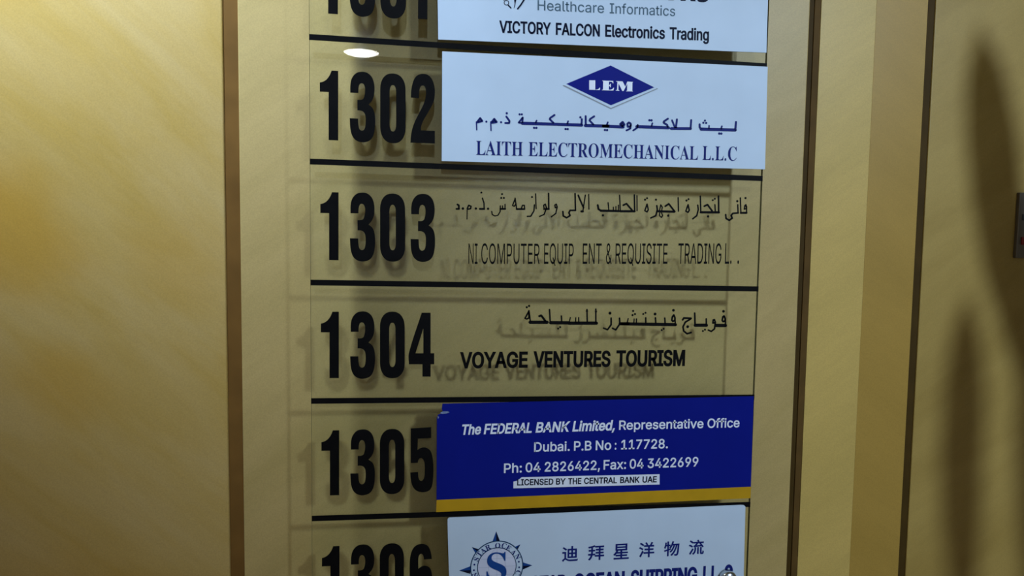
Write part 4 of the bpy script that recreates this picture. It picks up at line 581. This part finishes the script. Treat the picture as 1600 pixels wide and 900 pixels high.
# ------------------------------------------------------------------ lettering from outline glyphs
CAPH = {f: max(p[1] for c in G[f]['H'][1] for p in c) for f in ('inter', 'serif')}
def offset(c, d):
    n = len(c); r = []
    for i in range(n):
        a, b, e = c[i-1], c[i], c[(i+1) % n]
        d1 = (b[0]-a[0], b[1]-a[1]); d2 = (e[0]-b[0], e[1]-b[1]); l1 = math.hypot(*d1) or 1; l2 = math.hypot(*d2) or 1
        n1 = (-d1[1]/l1, d1[0]/l1); n2 = (-d2[1]/l2, d2[0]/l2)
        k = 1 + n1[0]*n2[0] + n1[1]*n2[1]; k = max(k, .45)
        r.append((b[0] + d*(n1[0]+n2[0])/k, b[1] + d*(n1[1]+n2[1])/k))
    return r
def area(c): return sum(c[i-1][0]*c[i][1] - c[i][0]*c[i-1][1] for i in range(len(c)))/2
def glyph_groups(cs):
    """outer contours with the holes inside them"""
    if not cs: return []
    big = max(cs, key=lambda c: abs(area(c))); sg = 1 if area(big) > 0 else -1
    outs = [[c] for c in cs if area(c)*sg > 0]
    for h in (c for c in cs if area(c)*sg <= 0):
        x = sum(p[0] for p in h)/len(h); y = sum(p[1] for p in h)/len(h)
        def inside(c):
            k = False
            for i in range(len(c)):
                (x1, y1), (x2, y2) = c[i-1], c[i]
                if (y1 > y) != (y2 > y) and x < (x2-x1)*(y-y1)/(y2-y1) + x1: k = not k
            return k
        for o in outs:
            if inside(o[0]): o.append(h); break
    return outs, sg
def put_word(mb, spec, y, t, mi=0):
    font, text, u0, v0, u1, v1, cap, bold, shear = spec
    u0, v0, u1, v1, cap = (k*U for k in (u0, v0, u1, v1, cap))
    if font == 'box':                                    # one square character fitted in its box
        cs = G['cjk'][text][1]; xs = [p[0] for c in cs for p in c]; ys = [p[1] for c in cs for p in c]
        sx = (u1-u0)/(max(xs)-min(xs)); sy = (v1-v0)/(max(ys)-min(ys)); x0, y0 = min(xs), min(ys)
        for c in cs:
            q = [((p[0]-x0)*sx, (p[1]-y0)*sy) for p in c]; sg = 1 if area(q) > 0 else -1
        outs, sg = glyph_groups(cs)
        for g in outs:
            q = [offset([((p[0]-x0)*sx, (p[1]-y0)*sy) for p in c], -sg*bold*.25*U) for c in g]
            mb.slab([[(u0+p[0], v0+p[1]) for p in c] for c in q], y, t, mi)
        return
    pen = 0; run = []
    for ch in text:
        adv, cs = G[font][ch]; run.append((pen, cs)); pen += adv
    xs = [x + p[0] for x, cs in run for c in cs for p in c]; x0, x1 = min(xs), max(xs)
    H = CAPH[font]; e = bold*.001*cap*H/H                 # stroke gain as a share of the cap height
    L = math.dist((u0, v0), (u1, v1)); sy = (cap - 2*e*.5)/H; sx = (L - 2*e)/(x1 - x0)
    ca, sa = (u1-u0)/L, (v1-v0)/L
    for x, cs in run:
        outs, sg = glyph_groups(cs)
        for g in outs:
            q = [offset([((x+p[0]-x0)*sx + e, p[1]*sy + e*.5) for p in c], -sg*e) for c in g]
            q = [[(a + shear*b, b) for a, b in c] for c in q]
            mb.slab([[(u0 + a*ca - b*sa, v0 + a*sa + b*ca) for a, b in c] for c in q], y, t, mi)
def lettering(key, parent, mat, y, name='lettering', label=None, t=.00025):
    mb = MB()
    for w in D['words'][key]: put_word(mb, w, y, t)
    o = mb.build(name, mat, parent)
    if label: o['label'] = label
    return o

# ------------------------------------------------------------------ the setting: clad wall, joints, lobby shell
FL, X0, X1, YR = 0.0, -2.3, 2.7, -3.8
KN = [(-.222, 1.712, .10, .058, .6, .85), (-.19, 1.59, .06, .05, .4, .55), (-.055, 1.63, .03, .06, .3, .3), (-.24, 1.91, .06, .05, .4, .4), (-.10, 1.69, .05, .06, -.5, .35), (-.16, 1.43, .08, .05, .4, .3)]
def knots(o_x): return [(cx - o_x, cz, rx, rz, rot, k) for cx, cz, rx, rz, rot, k in KN]
def panel(name, x0, x1, mat, b=.0008):
    mb = MB(); mb.box(x0, x1, WALL_Y, WALL_Y + .018, FL, CEIL, b=b)
    return tag(mb.build(name, mat), kind='structure')
XA, XB, XC, XD, XE, XF, XG = -.0664, -.0557, .4094, .4198, .4708, .5196, .5272
panel('wall_left', X0, XA, veneer('veneer_left', (0.50, 0.335, 0.12), (0.44, 0.27, 0.052), -.75, WARM, knots((X0+XA)/2)), b=.0015)
panel('wall_back', XB, XC, veneer('veneer_centre', (0.50, 0.345, 0.13), (0.41, 0.285, 0.095), .6, figure=.8))
panel('wall_right', XD, XE, veneer('veneer_leaf', (0.55, 0.365, 0.10), (0.46, 0.31, 0.08), .6, figure=.7), b=.0002)
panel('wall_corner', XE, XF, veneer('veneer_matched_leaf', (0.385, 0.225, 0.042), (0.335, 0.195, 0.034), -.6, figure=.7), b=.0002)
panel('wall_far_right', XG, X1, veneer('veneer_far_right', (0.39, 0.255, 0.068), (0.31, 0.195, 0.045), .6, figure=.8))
def joint(name, x0, x1, mat, step=None):
    mb = MB(); mb.box(x0 + .00005, x1 - .00005, WALL_Y + .0014, WALL_Y + .018, FL, CEIL)
    if step: mb.box(x0 + (x1-x0)*step, x1 - .0001, WALL_Y + .0004, WALL_Y + .0024, FL, CEIL, 1, b=.0003)
    return tag(mb.build(name, mat), kind='structure')
joint('trim_1', XA, XB, M['brown'])
joint('trim_2', XC, XD, [M['darkbrown'], M['midbrown']], .45)
joint('trim_3', XF, XG, M['darkbrown'])
def shell(name, box, mat):
    mb = MB(); mb.box(*box); return tag(mb.build(name, mat), kind='structure')
shell('wall_front', (X0, X1, WALL_Y + .018, WALL_Y + .12, FL, CEIL), M['darkbrown'])
shell('floor', (X0, X1, YR, WALL_Y + .018, -.1, FL), plain('stone_floor', (0.40, 0.29, 0.16), .3, mottling=.2, scale=5))
shell('ceiling', (X0, X1, YR, WALL_Y + .018, CEIL, CEIL + .1), M['plaster'])
RV = plain('pale_lobby_wall', (0.68, 0.66, 0.6), .7, mottling=.05, scale=3)
shell('wall_rear', (X0, X1, YR - .1, YR, FL, CEIL), RV)
shell('wall_side_left', (X0 - .1, X0, YR, WALL_Y + .12, FL, CEIL), RV)
shell('wall_side_right', (X1, X1 + .1, YR, WALL_Y + .12, FL, CEIL), RV)

# ------------------------------------------------------------------ ceiling downlights
for x, y, r, watts, size, blend, em, col, label, aim, soft in DOWNLIGHTS:
    root = empty('ceiling_downlight', (x, y, CEIL), label, 'ceiling light', 'round downlights in the lobby ceiling')
    mb = MB(); mb.lathe([(r, -.0005), (r + .001, -.002), (r + .012, -.002), (r + .014, -.0005)], (x, y, CEIL), axis='z'); mb.build('trim_ring', M['plaster'], root, True)
    mb = MB(); mb.lathe([(.0005, -.0150), (r*.3, -.0142), (r*.55, -.0120), (r*.78, -.0085), (r*.93, -.0045), (r, -.0005)], (x, y, CEIL), axis='z'); mb.build('diffuser', emitter('lamp_diffuser', (1, 1, 1), em), root)
    ld = bpy.data.lights.new('downlight_lamp', 'SPOT'); ld.energy = watts; ld.spot_size = math.radians(size); ld.spot_blend = blend; ld.shadow_soft_size = soft; ld.color = col
    lo = bpy.data.objects.new('downlight_lamp', ld); COL.objects.link(lo); lo.parent = root; lo.location = (0, 0, -.0165 - soft) if soft else (0, r*.7, -.0125)      # the small lamp sits towards the front rim
    if aim: lo.rotation_euler = (Vector(aim) - Vector((x, y, CEIL - .0165 - soft))).to_track_quat('-Z', 'Y').to_euler()

# ------------------------------------------------------------------ directory board
GX0, GX1 = D['glass'][0]*U, D['glass'][1]*U
board = empty('directory_board', (0, 0, zz(-.60)), 'clear glass directory board with black room numbers 1301 to 1306 standing off the cream wall', 'directory board')
mb = MB(); mb.box(GX0, GX1, 0, GLASS_T, zz(-.60), zz(.26))
pane = mb.build('glass_pane', [M['glass'], M['edge']], board)
for p in pane.data.polygons:
    if abs(p.normal.y) < .5: p.material_index = 1
for l, r in D['dividers']:
    mb = MB(); h = .00213
    mb.slab([[(GX0, l*U - h), (GX1, r*U - h), (GX1, r*U + h), (GX0, l*U + h)]], 0, .0003)
    mb.build('divider_stripe', M['vinyl'], board)
DROP = {'3': -.0008, '0': -.0008, '5': -.0003, '6': -.0004}
for num in sorted(D['rows']):
    row = part_empty('unit_number', board); row['label'] = 'black number ' + num
    for k, ch in enumerate(num):
        u = (D['col4'][ch] if k == 3 else D['cols'][k]) * U; v = D['rows'][num]*U + DROP.get(ch, 0)
        mb = MB(); mb.slab([[(u + p[0]*U, v + p[1]*U) for p in c] for c in D['digits'][ch]], 0, .0003)
        mb.build('digit', M['vinyl'], row)
for key in ('arab_computer', 'arab_voyage'):
    mb = MB(); mb.strokes(D[key], 0, .00025); mb.build('lettering', M['vinyl'], board)
lettering('computer', board, M['vinyl'], 0); lettering('voyage', board, M['vinyl'], 0)
sx, sz = D['screw'][0][0]*U, zz(D['screw'][0][1]*U); sr = (D['screw'][1][0] - D['screw'][0][0])*U
def screw(x, z, y0):
    mb = MB(); mb.lathe([(sr*.55, WALL_Y - .0002), (sr*.55, GLASS_T)], (x, 0, z), axis='y')
    mb.lathe([(sr, y0), (sr, y0 - .0035), (sr*.96, y0 - .005), (sr*.8, y0 - .0064), (sr*.5, y0 - .0073), (sr*.02, y0 - .0076)], (x, 0, z), axis='y')
    o = mb.build('standoff_screw', M['chrome'], board, True); o['label'] = 'domed chrome screw'
    return o
screw(sx, sz, -.0013)

# ------------------------------------------------------------------ name plates stuck on the glass
T = .001
def sign(key, label, mat):
    c = P2(D[key]); root = empty('name_plate', ((min(p[0] for p in c) + max(p[0] for p in c))/2, 0, zz(min(p[1] for p in c))), label, 'sign', 'tenant name plates on the directory board')
    mb = MB(); mb.slab([c], 0, T); mb.build('panel', mat, root)
    return root
def figure(name, contours, y, mat, parent, t=.0002):
    mb = MB(); mb.slab(contours, y, t); return mb.build(name, mat, parent)
F = -T                                                    # front face of a plate

s = sign('plate_health', 'white name plate reading Healthcare Informatics beside number 1301 at the top', M['white'])
lettering('health', s, M['grey'], F); lettering('victory', s, M['ink'], F)
mb = MB()
for c in D['brand_stems']: mb.slab([P2(c)], F, .0002)
mb.build('lettering', M['ink'], s)
lg = part_empty('logo', s)
c, e = P2(D['loupe']); R_ = math.dist(c, e)
circ = lambda c, r, n=40: [(c[0] + r*math.cos(2*math.pi*i/n), c[1] + r*math.sin(2*math.pi*i/n)) for i in range(n)]
mb = MB(); mb.slab([circ(c, R_), circ(c, R_*.74)], F, .0002); mb.strokes(D['loupe_handle'], F, .0002); mb.slab([P2(D['loupe_top'])], F, .0002); mb.build('magnifier', M['ink'], lg)
figure('pen', [P2(D['pen'])], F, M['ink'], lg)
mb = MB(); mb.strokes(D['slash'], F, .0002); mb.build('slash', M['ink'], lg)

s = sign('plate_lem', 'white name plate with blue diamond logo beside number 1302', M['white'])
lg = part_empty('logo', s)
figure('diamond_shadow', [P2(D['lem_shadow'])], F, M['shadow'], lg)
figure('diamond', [P2(D['lem_diamond'])], F, M['blue'], lg)
mb = MB()
for c in D['lem_letters']: mb.slab([P2(c)], F - .0002, .0002)
mb.build('letters', M['letter'], lg)
mb = MB(); mb.strokes(D['arab_lem'], F, .0002); mb.build('lettering', M['navy'], s)
lettering('laith', s, M['navy'], F)

s = sign('plate_fed', 'blue name plate with a yellow bottom stripe and a torn corner beside number 1305', M['blue'])
figure('yellow_stripe', [P2(D['fed_stripe'])], F, M['yellow'], s)
for c in D['fed_scuffs']: figure('scuff', [P2(c)], F, M['scuff'], s)
for k in ('fed1i', 'fed1', 'fed2', 'fed3'): lettering(k, s, M['letter'], F)
st = figure('licence_sticker', [P2(D['fed_strip'])], F, M['letter'], s, .0003); st['label'] = 'torn white sticker'
lettering('licence', st, M['ink'], F - .0003)

s = sign('plate_ocean', 'white name plate with compass star logo beside number 1306 at the bottom', M['white'])
lg = part_empty('logo', s)
c, ex, ey = P2(D['ocean_centre']); RX = math.dist(c, ex)
mb = MB(); mb.slab([circ(c, RX*.73, 64)], F, .0001); mb.build('disc', M['lilac'], lg)
mb = MB(); mb.slab([circ(c, RX*1.005, 80), circ(c, RX*.968, 80)], F, .0002); mb.slab([circ(c, RX*.745, 64), circ(c, RX*.715, 64)], F, .0002); mb.build('ring', M['teal'], lg)
mb = MB()
for k in (-.45, 0, .45):                                   # meridians and parallels of the globe
    a = [(c[0] + RX*.7*k*math.cos(t), c[1] + RX*.7*math.sin(t)) for t in [math.pi*(-.5 + i/20) for i in range(21)]]
    for p, q in zip(a, a[1:]): mb.slab([[(p[0]-.00012, p[1]), (p[0]+.00012, p[1]), (q[0]+.00012, q[1]), (q[0]-.00012, q[1])]], F - .0001, .0001)
    h = RX*.7*math.sqrt(1 - k*k); y0 = c[1] + RX*.7*k
    mb.slab([[(c[0]-h, y0-.0001), (c[0]+h, y0-.0001), (c[0]+h, y0+.0001), (c[0]-h, y0+.0001)]], F - .0001, .0001)
mb.build('globe_lines', M['globe'], lg)
(bx0, by0), (bx1, by1) = P2(D['big_s'])
def big_glyph(ch, x0, y0, x1, y1, y, mat, name, parent, t=.0002):
    cs = G['serif'][ch][1]; xs = [p[0] for q in cs for p in q]; ys = [p[1] for q in cs for p in q]
    mb = MB()
    for g in glyph_groups(cs)[0]: mb.slab([[(x0 + (p[0]-min(xs))/(max(xs)-min(xs))*(x1-x0), y0 + (p[1]-min(ys))/(max(ys)-min(ys))*(y1-y0)) for p in q] for q in g], y, t)
    return mb.build(name, mat, parent)
big_glyph('S', bx0, by0, bx1, by1, F - .0002, M['steel'], 'monogram', lg)
mb = MB()
for a, b in D['spikes']:
    mb.slab([P2(a)], F, .0002, 0); mb.slab([P2(b)], F, .0002, 1)
mb.build('compass_points', [M['steel'], M['ink']], lg)
mb = MB()
for ch, pu, pv in D['ring_letters']:
    p = (pu*U, pv*U); a = math.atan2(p[1]-c[1], p[0]-c[0]) - math.pi/2
    cs = G['serif'][ch][1]; xs = [q[0] for g in cs for q in g]; k = RX*.19/CAPH['serif']; mx = (min(xs)+max(xs))/2
    for g in glyph_groups(cs)[0]:
        qq = [[((q[0]-mx)*k, (q[1]-CAPH['serif']/2)*k) for q in cc] for cc in g]
        mb.slab([[(p[0] + x*math.cos(a) - yv*math.sin(a), p[1] + x*math.sin(a) + yv*math.cos(a)) for x, yv in cc] for cc in qq], F, .0002)
for p in P2(D['ring_dots']): mb.slab([circ(p, RX*.035, 12)], F, .0002)
mb.build('ring_lettering', M['navy'], lg)
lettering('chinese', s, M['navy'], F); lettering('ocean', s, M['navy'], F)

# ------------------------------------------------------------------ call button plate at the right edge
bx, z0, z1 = .6178, zz(-.1555), zz(-.0965)
cb = empty('call_button_plate', (bx + .045, WALL_Y, z0), 'small grey metal plate with a red button on the far right wall', 'call button')
mb = MB(); mb.box(bx, bx + .09, WALL_Y - .004, WALL_Y, z0, z1, b=.0008); mb.build('panel', M['plate'], cb)
mb = MB(); mb.box(bx + .004, bx + .03, WALL_Y - .0055, WALL_Y - .004, z0 + .012, z0 + .019, b=.0004); mb.build('button', M['red'], cb)
mb = MB(); mb.box(bx + .0035, bx + .03, WALL_Y - .0048, WALL_Y - .004, z0 + .034, z0 + .0395, b=.0003); mb.build('slot', M['black'], cb)

# ------------------------------------------------------------------ potted plant added out of view to throw soft shade on the right wall
plant = empty('added_shade_plant', (0.82, -0.30, 0.0), 'tall leafy plant added out of view to shade the far right wall', 'plant')
mb = MB(); mb.lathe([(.095, .0), (.105, .01), (.135, .29), (.145, .30), (.145, .32), (.128, .32), (.125, .285), (.01, .285)], (.82, -.30, 0), axis='z'); mb.build('pot', plain('terracotta_pot', (0.22, 0.10, 0.05), .7), plant, True)
def limb(mb, pts, r0, r1, n=10):
    for k, p in enumerate(pts):
        r = r0 + (r1-r0)*k/(len(pts)-1)
        mb.v += [(p[0] + r*math.cos(2*math.pi*i/n), p[1] + r*math.sin(2*math.pi*i/n), p[2]) for i in range(n)]
    b = len(mb.v) - n*len(pts)
    for k in range(len(pts)-1):
        for i in range(n): mb.f.append((b+k*n+i, b+k*n+(i+1) % n, b+(k+1)*n+(i+1) % n, b+(k+1)*n+i)); mb.mi.append(0)
mb = MB(); limb(mb, [(.82, -.30, .28), (.81, -.295, .7), (.785, -.285, 1.1), (.78, -.28, 1.45), (.785, -.28, 1.70)], .016, .008); mb.build('stem', plain('plant_stem', (0.12, 0.09, 0.04), .8), plant, True)
LEAFM = plain('plant_leaf', (0.03, 0.075, 0.02), .5, mottling=.3, scale=20)
SHADE_LEAVES = [  # leading leaves are shaped and placed for the bands of shade they cast
    ([(0.638,-0.212,1.971),(0.644,-0.212,1.937),(0.652,-0.212,1.89),(0.661,-0.212,1.839),(0.673,-0.212,1.791),(0.687,-0.212,1.742),(0.705,-0.212,1.682),(0.782,-0.27,1.58)], 0.022),
    ([(0.649,-0.241,1.789),(0.649,-0.241,1.756),(0.65,-0.241,1.708),(0.651,-0.241,1.66),(0.654,-0.241,1.611),(0.659,-0.241,1.561),(0.668,-0.241,1.495),(0.785,-0.28,1.36)], 0.018),
    ([(0.704,-0.241,1.813),(0.707,-0.241,1.736),(0.711,-0.241,1.668),(0.718,-0.241,1.593),(0.728,-0.241,1.516),(0.783,-0.28,1.42)], 0.015),
    ([(.95,-.30,1.98),(.92,-.295,1.90),(.88,-.29,1.80),(.83,-.285,1.70),(.785,-.28,1.60)], .018),
    ([(1.06,-.33,1.60),(1.02,-.32,1.64),(.95,-.31,1.62),(.87,-.295,1.55),(.782,-.28,1.44)], .018),
    ([(.88,-.48,1.86),(.865,-.44,1.82),(.84,-.39,1.74),(.81,-.33,1.64),(.783,-.28,1.52)], .018),
    ([(1.00,-.39,1.25),(.97,-.37,1.30),(.91,-.34,1.30),(.85,-.31,1.24),(.784,-.28,1.15)], .018),
]
for pts, wd in SHADE_LEAVES:
    mb = MB(); n = len(pts); top = []
    for k, p in enumerate(pts):
        f = k/(n-1); w = wd*min(1, (f*4.2)**.7)*(1 if f < .55 else max(.12, 1 - (f-.55)/.45))
        q = Vector(pts[min(n-1, k+1)]) - Vector(pts[max(0, k-1)]); side = q.cross(Vector((0, 1, 0))).normalized() if abs(q.normalized().y) < .95 else Vector((1, 0, 0))
        nrm = side.cross(q).normalized(); c = Vector(p)
        top.append([c - side*w + nrm*w*.25, c, c + side*w + nrm*w*.25, c + side*w + nrm*(w*.25+.0008), c + nrm*.0010, c - side*w + nrm*(w*.25+.0008)])
    vs = [v for r in top for v in r]; fs = [(k*6+i, k*6+(i+1) % 6, (k+1)*6+(i+1) % 6, (k+1)*6+i) for k in range(n-1) for i in range(6)] + [tuple(range(6)), tuple((n-1)*6+i for i in range(6))]
    mb.add(vs, fs); mb.build('leaf', LEAFM, plant, True)
